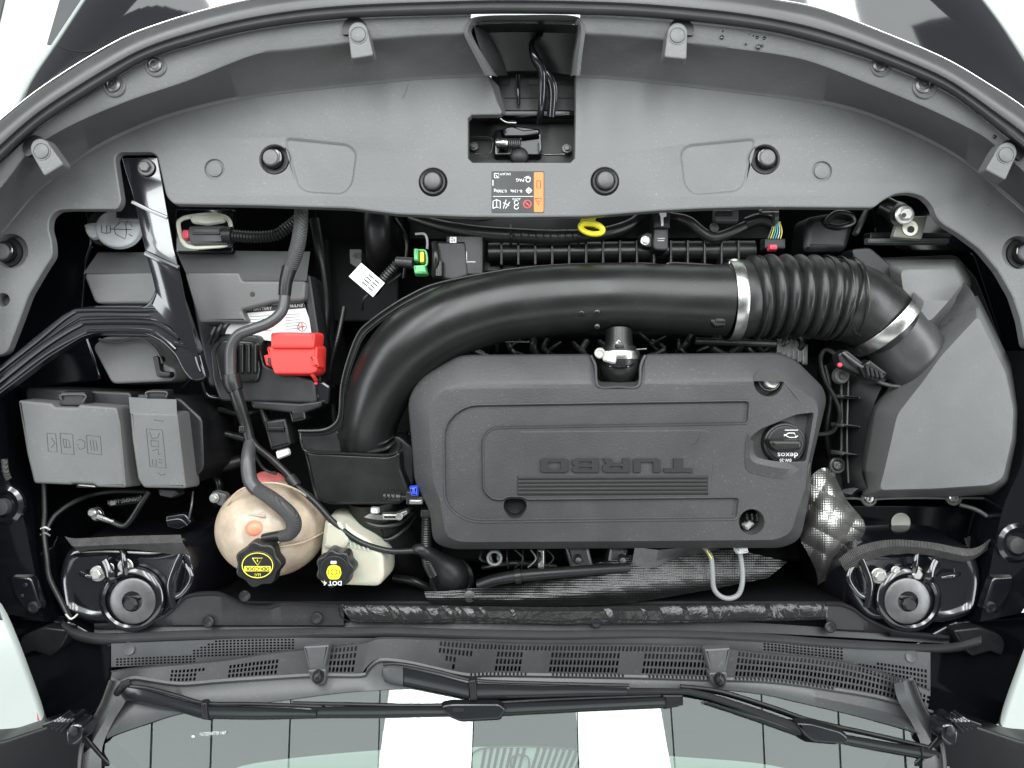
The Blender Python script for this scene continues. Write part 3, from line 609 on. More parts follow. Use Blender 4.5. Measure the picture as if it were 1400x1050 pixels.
q('plus_sign', 'red', lab, strokes, [[(409, 447), (417, 446)], [(412.7, 442), (413.5, 451)]], -.0885, .8, .3); q('plus_ring', 'ink', lab, strokes, [circ(413, 446.6, 6, 18) + [(419, 446.6)]], -.0886, .4, .3)
bc = thing('battery_cover', 'matte grey stepped plastic cover over the front of the battery', 'battery cover', 330, 390, -.12)
ga = G(); a = rnd([(247, 346), (420, 346), (418, 376), (416, 386), (330, 386, 2), (329, 374, 3), (252, 374)], 5)
g = G()
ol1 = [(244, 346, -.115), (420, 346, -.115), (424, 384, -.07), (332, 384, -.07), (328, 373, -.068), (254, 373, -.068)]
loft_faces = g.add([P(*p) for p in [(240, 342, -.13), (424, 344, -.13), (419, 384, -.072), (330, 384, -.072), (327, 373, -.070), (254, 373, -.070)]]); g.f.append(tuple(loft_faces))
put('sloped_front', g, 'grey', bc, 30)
q('top', 'box', bc, molded, rnd([(252, 372), (327, 372, 3), (331, 384, 3), (418, 384), (416, 410), (372, 413, 3), (330, 424, 3), (338, 440), (272, 441)], 5), -.07, .05, .004)
lat('rivet', 'ink', bc, 345, 402, -.0695, [(3.2, 0), (3, .8), (.01, .8)], 14)
q('side_strap', 'dark', bc, molded, rnd([(413, 376), (424, 376), (438, 470), (440, 540), (430, 540), (426, 460)], 4), -.085, .04, .003)
bs = thing('tray_cover', 'matte grey plastic tray cover left of the bracket below the washer cap', 'tray cover', 165, 385, -.16)
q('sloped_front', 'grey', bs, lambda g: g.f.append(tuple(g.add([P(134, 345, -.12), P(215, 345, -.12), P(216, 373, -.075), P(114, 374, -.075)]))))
q('top', 'box', bs, molded, rnd([(114, 374), (216, 371), (222, 395), (214, 415), (130, 415)], 7), -.075, .06, .004)
lc = thing('lower_cover', 'matte grey plastic cover below the bracket bar, above the fuse box', 'plastic cover', 185, 498, -.16)
q('shell', 'box', lc, molded, rnd([(126, 474), (142, 460), (196, 460), (216, 472), (224, 498), (240, 504), (238, 521), (153, 525)], 7), -.07, .06, .004)
q('rim', 'grey', lc, tube, [(136, 464, -.068), (158, 468, -.066), (190, 462, -.066), (212, 476, -.066), (222, 497, -.066)], 2)
q('latch_clip', 'dark', lc, molded, rnd([(208, 487), (216, 487), (219, 508), (233, 509), (232, 516), (214, 515)], 3), -.058, .02, .002)
# negative terminal box
nt_ = thing('terminal_box', 'black ribbed terminal box left of the red battery cap', 'terminal box', 318, 500, -.12)
q('box_body', 'dark', nt_, molded, rnd([(286, 478), (298, 456), (352, 458), (362, 500), (430, 520), (434, 552), (300, 548), (290, 520)], 6), -.065, .06, .004)
q('box_lid', 'duct', nt_, molded, rnd([(292, 480), (302, 464), (346, 466), (356, 500), (352, 522), (300, 522)], 6), -.055, .02, .004)
for k in range(3): q('lid_rib', 'dark', nt_, tube, [(286 + k * 9, 470 - k * 7, -.06), (289 + k * 9, 458 - k * 5, -.055), (294 + k * 9, 448 - k * 3, -.06)], 3.5)
for k in range(4): q('lid_rib', 'duct', nt_, molded, rect(318 + k * 9, 470, 323 + k * 9, 510, 2), -.048, .012, .002)
rc = q('terminal_cap', 'red', ba, molded, rnd([(370, 455), (431, 456), (429, 476), (370, 476)], 3), -.030, .04, .003, .004)
q('cap_front', 'red', rc, molded, rnd([(364, 474), (434, 474), (433, 508), (424, 511), (375, 511), (368, 492)], 3), -.038, .04, .003, .004)
q('cap_ear', 'red', rc, molded, rnd([(360, 486), (368, 484), (372, 500), (364, 500)], 2), -.045, .02, .002)
q('cap_ear', 'red', rc, molded, rnd([(424, 486), (433, 488), (436, 502), (426, 500)], 2), -.034, .03, .002)
q('cap_strap', 'red', rc, tube, [(424, 508, -.045), (428, 514, -.05), (432, 520, -.06)], 2.6, 8, flat=.5)
q('cap_slot', 'ink', rc, flat, rect(366, 489, 370, 497, 1), -.0375)

# ---- battery harness ----
hn = thing('battery_harness', 'thick grey battery cable with braided sleeve looping from front edge to coolant tank', 'cable', 400, 330, -.05)
q('braided_sleeve', 'sleeve', hn, tube, [(412, 280, -.06, 9), (411, 310, -.045, 9.5), (406, 340, -.035, 10), (396, 368, -.03, 10)], 9, 20, 8)
q('tape', 'rubber', hn, tube, [(396, 366, -.03, 10), (391, 385, -.028, 9), (389, 404, -.028, 8.5)], 9, 16)
q('cable_tube', 'seal', hn, tube, [(390, 400, -.028), (386, 424, -.025), (370, 440, -.02), (345, 450, -.015), (326, 458, -.015), (316, 475, -.018), (315, 500, -.02), (316, 516, -.02)], 7.5, 18, 10)
q('tape_joint', 'rubber', hn, tube, [(316, 512, -.02, 12), (318, 524, -.02, 12.5), (322, 534, -.02, 11)], 11, 18)
q('cable_tube', 'rubber', hn, tube, [(320, 530, -.02, 9), (328, 555, -.022, 8.5), (336, 580, -.03, 7.5), (342, 605, -.03, 7)], 8, 16)
q('branch', 'rubber', hn, tube, [(342, 600, -.03, 6), (352, 612, -.03, 5), (372, 628, -.035, 4.5), (395, 650, -.035, 4.5), (402, 662, -.03, 5.5)], 5, 14)
q('cable_tie', 'dark', hn, tube, [(396, 652, -.03), (405, 664, -.028)], 8, 12)
q('cable_tie', 'dark', hn, molded, rect(326, 582, 334, 592, 2), -.02, .012, .002)
q('branch', 'rubber', hn, tube, [(402, 662, -.03), (430, 686, -.03), (458, 716, -.03), (490, 740, -.035), (530, 753, -.04), (565, 753, -.05)], 4.3, 14, 8)
q('branch', 'dark', hn, tube, [(345, 615, -.05), (360, 640, -.06), (378, 648, -.06)], 2, 8)
ch = thing('overflow_hose', 'curved grey braided hose ending in a clip on the coolant tank', 'hose', 365, 690, -.02)
q('hose_body', 'seal', ch, tube, [(342, 606, -.03, 8.5), (339, 630, -.012, 9.5), (342, 656, -.005, 10), (352, 670, 0, 10)], 9, 16)
q('braided_sleeve', 'sleeve', ch, tube, [(350, 668, 0, 9), (372, 682, .01, 10), (395, 702, .012, 10.5), (402, 718, .01, 10.5), (396, 730, .005, 9), (384, 733, .002, 8)], 9, 20, 8)
q('hose_end', 'rubber', ch, tube, [(388, 732, .002, 7.5), (372, 734, .0, 7), (360, 736, -.002, 6.5)], 7, 16)
q('end_clip', 'steel', ch, molded, rect(370, 738, 381, 744, 2), .003, .006, .001)

# ================= FUSE BOXES =================
fb = thing('fuse_box', 'large square matte grey fuse box lid with moulded symbols on the left side', 'fuse box', 105, 610, -.12)
q('base', 'dark', fb, molded, rnd([(34, 530), (178, 536), (186, 580), (192, 655), (60, 662), (38, 600)], 6), -.055, .12, .004)
q('lid', 'box', fb, molded, rnd([(24, 547), (70, 551), (74, 556), (105, 557), (108, 553), (159, 557), (164, 580), (172, 667), (132, 666), (128, 662), (98, 661), (96, 663), (46, 661), (36, 620)], 4), -.018, .045, .004, .003)
q('latch', 'dark', fb, molded, rect(82, 536, 116, 555, 3), -.03, .02, .002); q('latch_bar', 'grey', fb, tube, [(84, 546, -.028), (84, 540, -.026), (116, 540, -.026), (113, 550, -.028)], 1.2, 8)
q('latch', 'dark', fb, molded, rect(104, 659, 132, 667, 2), -.03, .02, .002); q('latch_bar', 'pale', fb, tube, [(108, 663, -.029), (130, 665, -.029)], .9, 8)
def rl(x0, y0, x1, y1, k=.1): return [(x0, y0), (x1, y0 + (x1 - x0) * k), (x1 + (y1 - y0) * .08, y1 + (x1 - x0) * k), (x0 + (y1 - y0) * .08, y1), (x0, y0)]
symbols(fb, 'dimp', -.0178, [[rl(82, 592, 99, 620), [(86, 600), (94, 602), (96, 612), (88, 612), (86, 600)], [(90, 602), (91, 612)]], [rl(64, 592, 76, 617), [(70, 598), (75, 606), (70, 612)]], [rl(118, 595, 137, 620), [(123, 601), (125, 615)], [(127, 601), (129, 616)], [(131, 602), (133, 616)]], [[(106, 602), (110, 600), (116, 604), (116, 612), (110, 615), (106, 611)], [(104, 608), (107, 608)]]])
fr_ = thing('relay_box', 'narrow matte grey relay box lid right of the large fuse box', 'fuse box', 215, 605, -.12)
q('base', 'dark', fr_, molded, rnd([(186, 538), (246, 544), (276, 572), (279, 640), (258, 664), (200, 660)], 6), -.055, .13, .004)
g = G(); top = [(177, 563), (242, 565), (246, 600), (254, 668), (196, 667), (188, 655), (180, 600)]
molded(g, rnd(top, 4), -.016, .045, .004, .003); lid2 = put('lid', g, 'box', fr_)
q('lid_slope', 'box', fr_, lambda g: g.f.append(tuple(g.add([P(176, 543, -.032), P(241, 546, -.032), P(242, 567, -.0165), P(178, 565, -.0165)]))))
q('latch', 'dark', fr_, molded, rect(200, 534, 228, 545, 2), -.03, .02, .002); q('latch_bar', 'grey', fr_, tube, [(201, 543, -.028), (201, 536, -.026), (227, 536, -.026), (227, 543, -.028)], 1.1, 8)
q('latch', 'dark', fr_, molded, rnd([(216, 669), (240, 670), (244, 676), (234, 681), (218, 678)], 2), -.05, .02, .002)
q('moulded_symbol', 'dimp', fr_, strokes, [[(200, 586), (222, 588), (227, 640), (205, 638), (200, 586)], [(204, 590), (208, 600), (216, 598), (218, 592)], [(206, 602), (216, 603), (217, 611), (207, 610), (206, 602)], [(208, 616), (216, 614), (217, 622), (220, 620)], [(208, 628), (209, 636), (214, 637), (213, 628)], [(217, 628), (222, 629)], [(217, 632), (222, 633)], [(210, 574), (224, 576)], [(216, 646), (220, 650), (226, 648)]], -.0158, .45, .5)

# ================= COOLANT TANK =================
ct = thing('coolant_tank', 'round cream translucent coolant tank with black cap', 'coolant tank', 371, 720, -.12)
q('tank_body', 'tank', ct, ball, 371, 722, -.075, 74, .075, 56, 28, ry=65, ang=60)
q('upper_lobe', 'pink', ct, ball, 366, 664, -.09, 26, .035, 30, 14, ry=20, ang=60)
q('float_spot', 'coral', ct, ball, 350, 722, -.010, 15, .014, 24, 10, ry=13, ang=60)
q('mount_ear', 'grey', ct, molded, rnd([(286, 676), (294, 672), (310, 676), (306, 694), (296, 690)], 4), -.06, .01, .003); bolt(ct, 293, 681, -.058, 4.5, 'bolt')
q('seam', 'tank', ct, tube, [(440, 700, -.05), (410, 672, -.02), (370, 660, -.01), (325, 672, -.02), (300, 710, -.05)], 1.4, 8)
def onball(x, y):
    u = (x - 371) / 74; v = (y - 722) / 65; return -.075 + .0755 * math.sqrt(max(0, 1 - u * u - v * v))
q('moulded_rib', 'tank', ct, tube, [(x, y, onball(x, y)) for x, y in ((306, 712), (325, 706), (345, 704), (362, 706))], 1.6, 8)
q('moulded_rib', 'tank', ct, tube, [(x, y, onball(x, y)) for x, y in ((310, 742), (318, 752), (326, 758))], 1.6, 8)
q('moulded_rib', 'tank', ct, tube, [(x, y, onball(x, y)) for x, y in ((322, 700), (318, 715), (318, 730), (322, 742))], 1.2, 8)
q('seam', 'tank', ct, tube, [(x, y, onball(x, y)) for x, y in ((300, 730), (330, 742), (371, 748), (412, 742), (442, 728))], 1.2, 8, 10)
q('neck', 'tank', ct, tube, [(353, 760, -.04), (352, 770, 0.0)], 22, 20)
def lobecap(g, px, py, z, r, h, lobes=8, amp=.09, b=.003):
    pts = [(px + r * (1 + amp * math.cos(lobes * t)) * math.cos(t), py + r * (1 + amp * math.cos(lobes * t)) * math.sin(t)) for t in [2 * PI * k / 72 for k in range(72)]]
    molded(g, pts, z, h, b, .001)
cp = q('cap', 'rubber', ct, lobecap, 352, 772, .028, 30, .022, 7, .07)
q('cap_top', 'dark', cp, molded, circ(352, 773, 24, 36, 20), .030, .006, .002)
q('cap_print', 'yprint', cp, strokes, [circ(352, 773, 21, 32, 17) + [(373, 773)], [(345, 763), (359, 763), (352, 773), (345, 763)], [(352, 765), (352, 768)]], .0303, .6, .3)
q('cap_band', 'yprint', cp, flat, rect(334, 774, 370, 781, 1), .0302, .0002); text('DEX-COOL', 352, 777.5, .0306, 5.0, 'ink', cp, PI, sx=.95); text('LLC', 352, 786, .0304, 4, 'yprint', cp, PI)

# ================= BRAKE RESERVOIR =================
bk = thing('brake_reservoir', 'cream brake fluid reservoir with black and yellow cap', 'reservoir', 480, 760, -.12)
q('tank', 'brake', bk, molded, rnd([(443, 712), (452, 709), (468, 711), (486, 728), (505, 738), (524, 757), (526, 790), (518, 803), (436, 800), (438, 750)], 9), -.035, .08, .010, .004)
q('upper_block', 'brake', bk, molded, rnd([(446, 713), (466, 713), (478, 740), (470, 752), (442, 750)], 6), -.026, .02, .006, .003)
for k in range(5): q('scale_rib', 'brake', bk, tube, [(478 + k * 6, 738 + k * 1.5, -.034), (480 + k * 6, 748 + k * 1.5, -.033)], 1.2, 8)
cp = q('cap', 'rubber', bk, lobecap, 457, 778, .012, 25, .028, 7, .08)
q('cap_disc', 'dark', cp, molded, circ(457, 780, 20), .0135, .004, .001)
q('cap_print', 'yellow', cp, flat, rnd([(446, 783), (449, 774), (457, 772), (465, 775), (467, 784), (463, 792), (450, 792)], 3), .0142, .0003)
q('brake_symbol', 'ink', cp, strokes, [circ(456.5, 782, 4.2, 18) + [(460.7, 782)], [(450, 778), (448.5, 782), (450, 787)], [(463, 778), (464.5, 782), (463, 787)]], .0148, .5, .3)
q('cap_mark', 'white', cp, flat, rect(452, 767, 460, 771, 1), .0142, .0002); text('DOT 4', 455, 797, .0142, 6.3, 'white', cp, PI, bold=.0002)

# ================= INTAKE DUCT =================
du = thing('intake_duct', 'big satin black intake pipe curving over the engine', 'air duct', 700, 420, -.06)
DP = [(992, 411, -.05, 49), (930, 409, -.05, 47), (860, 406, -.05, 46), (790, 408, -.05, 47), (730, 413, -.05, 48), (670, 423, -.05, 48), (610, 443, -.05, 50), (560, 476, -.052, 50), (525, 522, -.058, 45), (508, 565, -.07, 40), (504, 592, -.085, 38), (503, 612, -.11, 38)]
q('pipe', 'duct', du, tube, DP, 0, 48, 8, flat=1.1, ang=60)
FL = [(988, 364), (960, 362), (918, 360), (908, 364), (890, 361), (850, 361), (780, 362), (720, 366), (670, 373), (597, 388), (560, 404), (533, 420), (508, 438), (490, 456), (476, 491), (467, 527), (464, 566), (457, 580), (440, 588), (408, 589)]
fc = cr([(a, b, -.035) for a, b in FL], 6)
g = G(); sweep(g, [P(*v) for v in fc], .0022, 8); put('mould_seam', g, 'duct', du)
g = G(); n = len(fc); A = g.add([P(v.x, v.y, -.038) for v in fc]); cinn = [(v.x + (700 - v.x) * .0 + (6 if v.x < 600 else 0), v.y + 8, -.04) for v in fc]; B = g.add([P(*v) for v in cinn]); g.bridge(A, B, False); put('seam_flange', g, 'duct', du)
for dy, r in ((4.5, 1.2),):
    q('flange_line', 'duct', du, tube, [(a + (4 if a < 600 else 0), b + dy, -.037) for a, b in FL], 1.1, 6, 6)
q('pipe_end_ring', 'duct', du, tube, [(988, 366, -.045), (990, 385, -.012), (991, 411, -.001), (990, 437, -.012), (984, 459, -.045)], 3, 10)
q('stop_lug', 'duct', du, molded, rnd([(973, 431), (978, 429), (992, 431), (992, 445), (978, 446), (972, 440)], 2), -.001, .015, .002)
q('stop_lug_inner', 'dark', du, molded, rect(979, 435, 992, 441, 1), .001, .003, .001)
for x, y, r in ((795, 427, 4.6), (816.5, 426, 4.4), (816.5, 446, 4), (814, 416, 1.6), (820, 415, 1.6), (848, 401, 1)):
    o = q('water_drop', 'gloss', du, ball, x, y, .006 - abs(y - 408) / 47 * .008, r, .002, 14, 8, ang=60)
# resonator box
rb = thing('resonator_box', 'black boxy air resonator at the lower end of the intake pipe', 'resonator', 485, 650, -.12)
q('box_back', 'dark', rb, molded, rnd([(410, 588), (462, 588), (470, 600), (545, 596), (565, 612), (566, 660), (548, 690), (432, 680), (414, 612)], 5), -.075, .07, .003)
q('box_front', 'duct', rb, molded, rnd([(414, 614), (426, 618), (530, 623), (547, 617), (548, 640), (562, 676), (546, 690), (450, 690), (430, 683)], 6), -.045, .07, .005, .002)
q('box_rim', 'duct', rb, tube, [(410, 589, -.06), (413, 608, -.05), (424, 618, -.043), (470, 620, -.042), (530, 622, -.042), (546, 614, -.05), (548, 606, -.06)], 1.8, 8)
q('pipe_collar', 'duct', rb, tube, [(462, 592, -.08), (470, 606, -.062), (486, 615, -.05), (505, 617, -.046), (525, 614, -.05), (540, 604, -.062)], 3, 8)
q('pipe_collar', 'duct', rb, tube, [(464, 584, -.076), (474, 599, -.058), (488, 607, -.046), (505, 609, -.042), (523, 606, -.046), (538, 597, -.058)], 1.5, 8)
# lower turbo hose
th = thing('turbo_hose', 'black rubber hose with steel clamp below the resonator box', 'hose', 522, 715, -.12)
q('hose_body', 'rubber', th, tube, [(515, 680, -.10, 39), (520, 705, -.11, 38), (532, 730, -.13, 33), (548, 752, -.16, 28), (570, 775, -.2, 26)], 30, 30, flat=.8)
q('hose_rib', 'rubber', th, tube, [(484, 700, -.10), (500, 714, -.075), (522, 720, -.07), (548, 715, -.075), (564, 702, -.10)], 3, 8)
q('hose_rib', 'rubber', th, tube, [(520, 714, -.07), (522, 728, -.08), (532, 738, -.1), (548, 742, -.12)], 2, 8); q('hose_rib', 'rubber', th, tube, [(500, 730, -.10), (530, 738, -.085), (556, 722, -.09), (568, 706, -.11)], 2.5, 8)
q('clamp', 'steel', th, loft, [[(478, 690, -.10), (486, 696, -.08), (500, 701, -.068), (520, 704, -.064), (540, 702, -.068), (556, 695, -.08), (562, 690, -.09)], [(480, 696, -.10), (488, 703, -.08), (501, 708, -.068), (520, 711, -.064), (540, 709, -.068), (556, 702, -.08), (564, 696, -.09)]], 40)
q('clamp_worm', 'bolt', th, molded, rnd([(522, 703), (542, 703), (556, 697), (558, 702), (544, 711), (524, 711)], 2), -.055, .01, .002); clampscrew(th, 546, 706, -.052, 5)
q('clamp_tab', 'white', th, molded, rect(507, 695, 516, 702, 2), -.056, .008, .002)
# blue lock connector
bl = thing('sensor_plug', 'small black sensor plug with a blue lock beside the resonator box', 'sensor plug', 560, 678, -.05)
q('plug_body', 'rubber', bl, tube, [(526, 679, -.028, 8), (540, 680, -.026, 8), (548, 680, -.026, 7)], 8, 14); q('plug_body', 'dark', bl, molded, rect(555, 672, 572, 690, 2), -.022, .02, .002)
q('lock', 'blue', bl, molded, rnd([(560, 667), (570, 666), (570, 678), (562, 678)], 1), -.015, .01, .002)
for k in range(3): q('plug_ring', 'duct', bl, tube, [(528 + k * 6, 672, -.03), (528 + k * 6, 680, -.016), (528 + k * 6, 687, -.03)], 1.2, 6)
q('plug_stem', 'duct', bl, tube, [(548, 680, -.026), (585, 682, -.03)], 3, 10); q('plug_clip', 'bolt', bl, molded, rect(560, 684, 576, 689, 1), -.018, .006, .001)
cv = thing('ribbed_conduit', 'vertical black ribbed conduit left of the engine cover', 'conduit', 583, 735, -.08)
q('conduit_body', 'rubber', cv, corrug, [(584, 700, -.05), (583, 730, -.05), (584, 765, -.06), (592, 785, -.08)], 7, 3.2, .08)
q('conduit_boot', 'dark', cv, molded, rect(575, 697, 592, 708, 2), -.04, .02, .002)
q('conduit_elbow', 'dark', cv, tube, [(566, 752, -.055, 6), (578, 752, -.05, 9), (600, 768, -.08, 14), (615, 782, -.1, 22), (618, 792, -.13, 26)], 10, 20)

# ================= BELLOWS AND ELBOW =================
be = thing('intake_bellows', 'black ribbed rubber intake bellows between the pipe and the air filter box', 'bellows', 1080, 410, -.06)
BP = [(996, 412), (1020, 408), (1050, 405), (1080, 405), (1110, 406), (1138, 409), (1162, 415)]
c = resamp(cr([(a, b, -.05) for a, b in BP], 10), 120)
rad = []
for i, v in enumerate(c):
    x = v.x
    if x < 1024: r = 52 + 2 * math.sin((x - 996) / 28 * PI)
    elif x > 1152: r = 52
    else:
        t = ((x - 1024) / 18.3) % 1; r = 48 + 9 * (math.sin(PI * t) ** .7)
    rad.append(r * S(-.05))
g = G(); sweep(g, [P(*v) for v in c], rad, 48, 1.02); put('ribbed_sleeve', g, 'rubber', be, 50)
for k in range(8):
    x = 1031 + k * 18.3
    if x > 1160: break
    q('rib_edge', 'rubber', be, lambda g: band(g, P(x + 2, 406 + (x - 1080) ** 2 * .0006, -.05), (1, -.02, 0), 56.5 * S(-.05), .0035, .0012, 48))
q('elbow', 'rubber', be, tube, [(1152, 412, -.052, 54), (1170, 417, -.052, 53), (1188, 427, -.055, 51), (1204, 440, -.06, 49), (1212, 450, -.065, 48)], 50, 48, ang=60)
q('elbow_rim', 'rubber', be, tube, [(1166, 362, -.052), (1174, 380, -.012), (1176, 410, .006), (1171, 440, -.004), (1168, 452, -.012), (1178, 458, -.02), (1190, 452, -.016), (1206, 432, -.004), (1217, 410, -.01), (1222, 390, -.04)], 2.4, 10, 8)
q('elbow_flange', 'seal', be, loft, [[(1164, 364, -.045), (1185, 370, -.040), (1205, 380, -.042), (1222, 394, -.05)], [(1168, 357, -.052), (1190, 364, -.048), (1210, 374, -.05), (1226, 388, -.055)]], 20)
c1 = thing('hose_clamp', 'steel clamp at the left end of the ribbed bellows', 'hose clamp', 1000, 411, -.05, 'steel hose clamps on the intake')
q('strap', 'steel', c1, lambda g: band(g, P(1000, 411, -.05), (1, .02, 0), 54.5 * S(-.05), .018, .0012, 64))
clampscrew(c1, 1003, 362, -.03, 8); q('worm_housing', 'steel', c1, molded, rect(996, 366, 1009, 378, 2), -.022, .012, .002)
c2 = c1  # second clamp
c2 = thing('hose_clamp', 'slanted steel clamp joining the bellows elbow to the air filter box neck', 'hose clamp', 1212, 445, -.06, 'steel hose clamps on the intake')
q('strap', 'steel', c2, lambda g: band(g, P(1208, 442, -.058), (.72, -.69, .0), 53.5 * S(-.058), .021, .0014, 64))
clampscrew(c2, 1237, 401, -.03, 7.5); q('worm_housing', 'steel', c2, molded, rnd([(1229, 408), (1240, 412), (1236, 422), (1226, 418)], 2), -.028, .012, .002)
q('strap_end', 'steel', c2, molded, rnd([(1240, 424), (1247, 428), (1244, 434), (1238, 432)], 1), -.03, .008, .001)

# ================= AIR FILTER BOX =================
ab = thing('air_filter_box', 'large matte grey air filter box on the right side', 'air filter box', 1275, 560, -.16)
q('lower_shell', 'dark', ab, molded, rnd([(1200, 352), (1308, 348), (1336, 380), (1352, 420), (1382, 500), (1390, 560), (1388, 610), (1376, 664), (1362, 683), (1152, 684), (1142, 668), (1138, 640), (1150, 620), (1150, 500), (1190, 470)], 8), -.105, .15, .004)
q('side_plane', 'dark', ab, loft, [[(1196, 480, -.10), (1160, 500, -.10), (1153, 560, -.10), (1152, 660, -.10), (1160, 678, -.10)], [(1225, 500, -.07), (1205, 530, -.06), (1188, 575, -.05), (1178, 640, -.05), (1186, 668, -.055)]], 20)
def loft_polys(g, rings, cap=True):
    idx = [g.add([P(*p) for p in r]) for r in rings]
    for a, b in zip(idx[:-1], idx[1:]): g.bridge(a, b)
    if cap: g.cap([idx[-1]])
def zr(pts, z): return [(a, b, z) for a, b in pts]
top = [(1338, 430), (1376, 508), (1387, 560), (1385, 600), (1372, 655), (1355, 664), (1280, 669), (1201, 671), (1209, 640), (1226, 566), (1262, 520), (1286, 486)]
low = [(1336, 402), (1384, 500), (1394, 560), (1392, 605), (1380, 664), (1360, 676), (1280, 680), (1180, 680), (1176, 640), (1190, 560), (1228, 515), (1262, 462)]
g = G(); loft_polys(g, [zr(rnd(low, 6, 4), -.10), zr(rnd(low, 6, 4), -.075), [(a, b, -.012) for a, b in rnd([((t[0] * .85 + l[0] * .15), (t[1] * .85 + l[1] * .15)) for t, l in zip(top, low)], 8, 4)], zr(rnd(top, 8, 4), -.004), zr(rnd([((t[0] - 1290) * .985 + 1290, (t[1] - 580) * .985 + 580) for t in top], 8, 4), -.002)])
put('lid', g, 'airbox', ab, 24)
top2 = [(1230, 368), (1306, 367), (1316, 388), (1296, 414), (1270, 442), (1236, 415)]; low2 = [(1205, 356), (1312, 354), (1330, 388), (1310, 428), (1282, 470), (1218, 430)]
g = G(); loft_polys(g, [zr(rnd(low2, 10, 4), -.10), zr(rnd(top2, 8, 4), -.024), zr(rnd([((t[0] - 1275) * .97 + 1275, (t[1] - 400) * .97 + 400) for t in top2], 8, 4), -.022)]); put('upper_lid', g, 'airbox', ab, 50)
q('shaded_valley', 'cowl', ab, loft, [[(1318, 386, -.035), (1330, 400, -.035), (1340, 425, -.03)], [(1290, 415, -.06), (1300, 430, -.06), (1320, 450, -.04)], [(1262, 445, -.07), (1275, 470, -.07), (1290, 480, -.04)]], 12)  # darker plastic than the lid: the dip's shade put into the colour
q('inlet_neck', 'neck', ab, tube, [(1206, 436, -.06, 46), (1228, 462, -.06, 46), (1245, 484, -.06, 46), (1262, 508, -.07, 44), (1272, 522, -.09, 42)], 44, 44, flat=.95, ang=60)
q('neck_base', 'neck', ab, tube, [(1196, 520, -.06), (1225, 528, -.052), (1262, 520, -.045), (1285, 495, -.045)], 3, 10)
q('base_flange', 'airbox', ab, tube, [(1150, 505, -.1), (1150, 622, -.1), (1140, 632, -.1), (1134, 650, -.1), (1142, 668, -.1), (1152, 680, -.098), (1175, 682, -.096), (1188, 690, -.096), (1200, 682, -.096), (1290, 681, -.096), (1304, 689, -.096), (1316, 681, -.096), (1355, 680, -.098), (1374, 664, -.1)], 1.8, 8)
for x, y in ((1144, 636), (1187, 681), (1303, 680)):
    lat('screw_boss', 'airbox', ab, x, y, -.099, [(11, 0), (11, 3), (9.5, 4), (8, 4), (7.5, 1), (.01, 1)], 22); screw(ab, x, y, -.097, 6.5, 'steel')
q('flange_ear', 'airbox', ab, molded, rnd([(1135, 640), (1143, 646), (1142, 664), (1134, 658)], 3), -.096, .01, .002); lat('ear_hole', 'ink', ab, 1138, 653, -.0958, [(3, 0), (3, .3), (.01, .3)], 14)
for k in range(7):
    x = 1162 + k * 30 + (8 if k > 3 else 0)
    q('stiffening_rib', 'airbox', ab, molded, [(x, 676), (x + 3, 676), (x + 12, 668), (x + 9, 668)], -.07, .03, .001)
for y in (541, 581, 620): q('stiffening_rib', 'airbox', ab, molded, [(1152, y), (1176, y + 2), (1176, y + 4), (1152, y + 2)], -.06, .04, .001)
q('stiffening_rib', 'airbox', ab, tube, [(1160, 520, -.085), (1158, 600, -.08), (1160, 660, -.085)], 1.2, 8)
# air mass sensor plug
ms = thing('airflow_sensor', 'black airflow sensor plug with small red lock below the bellows elbow', 'sensor', 1180, 500, -.05)
q('plug', 'dark', ms, molded, rnd([(1146, 484), (1158, 478), (1186, 500), (1176, 512), (1150, 500)], 3), -.03, .02, .003)
q('plug_body', 'duct', ms, molded, rnd([(1176, 502), (1190, 492), (1214, 510), (1204, 522), (1182, 516)], 2), -.02, .02, .003)
q('latch', 'dull', ms, tube, [(1152, 482, -.028), (1164, 492, -.024), (1178, 502, -.022)], 2, 8); q('lock', 'pinkred', ms, ball, 1148, 499, -.028, 3.5, .004, 12, 8)
for k in range(4): q('plug_rib', 'dark', ms, molded, rnd([(1184 + k * 6, 500 + k * 3), (1187 + k * 6, 498 + k * 3), (1190 + k * 6, 514 + k), (1187 + k * 6, 516 + k)], 1), -.014, .012, .001)
q('cable', 'rubber', ms, tube, [(1150, 490, -.04), (1130, 478, -.06), (1122, 492, -.07), (1128, 520, -.08), (1142, 545, -.08), (1148, 570, -.08), (1138, 590, -.09), (1118, 594, -.1)], 3, 10); q('sensor_tab', 'airbox', ms, molded, circ(1152, 514, 10, 20), -.07, .01, .002); lat('tab_screw', 'dull', ms, 1152, 514, -.069, [(5, 0), (4, 2), (.01, 2)], 12)

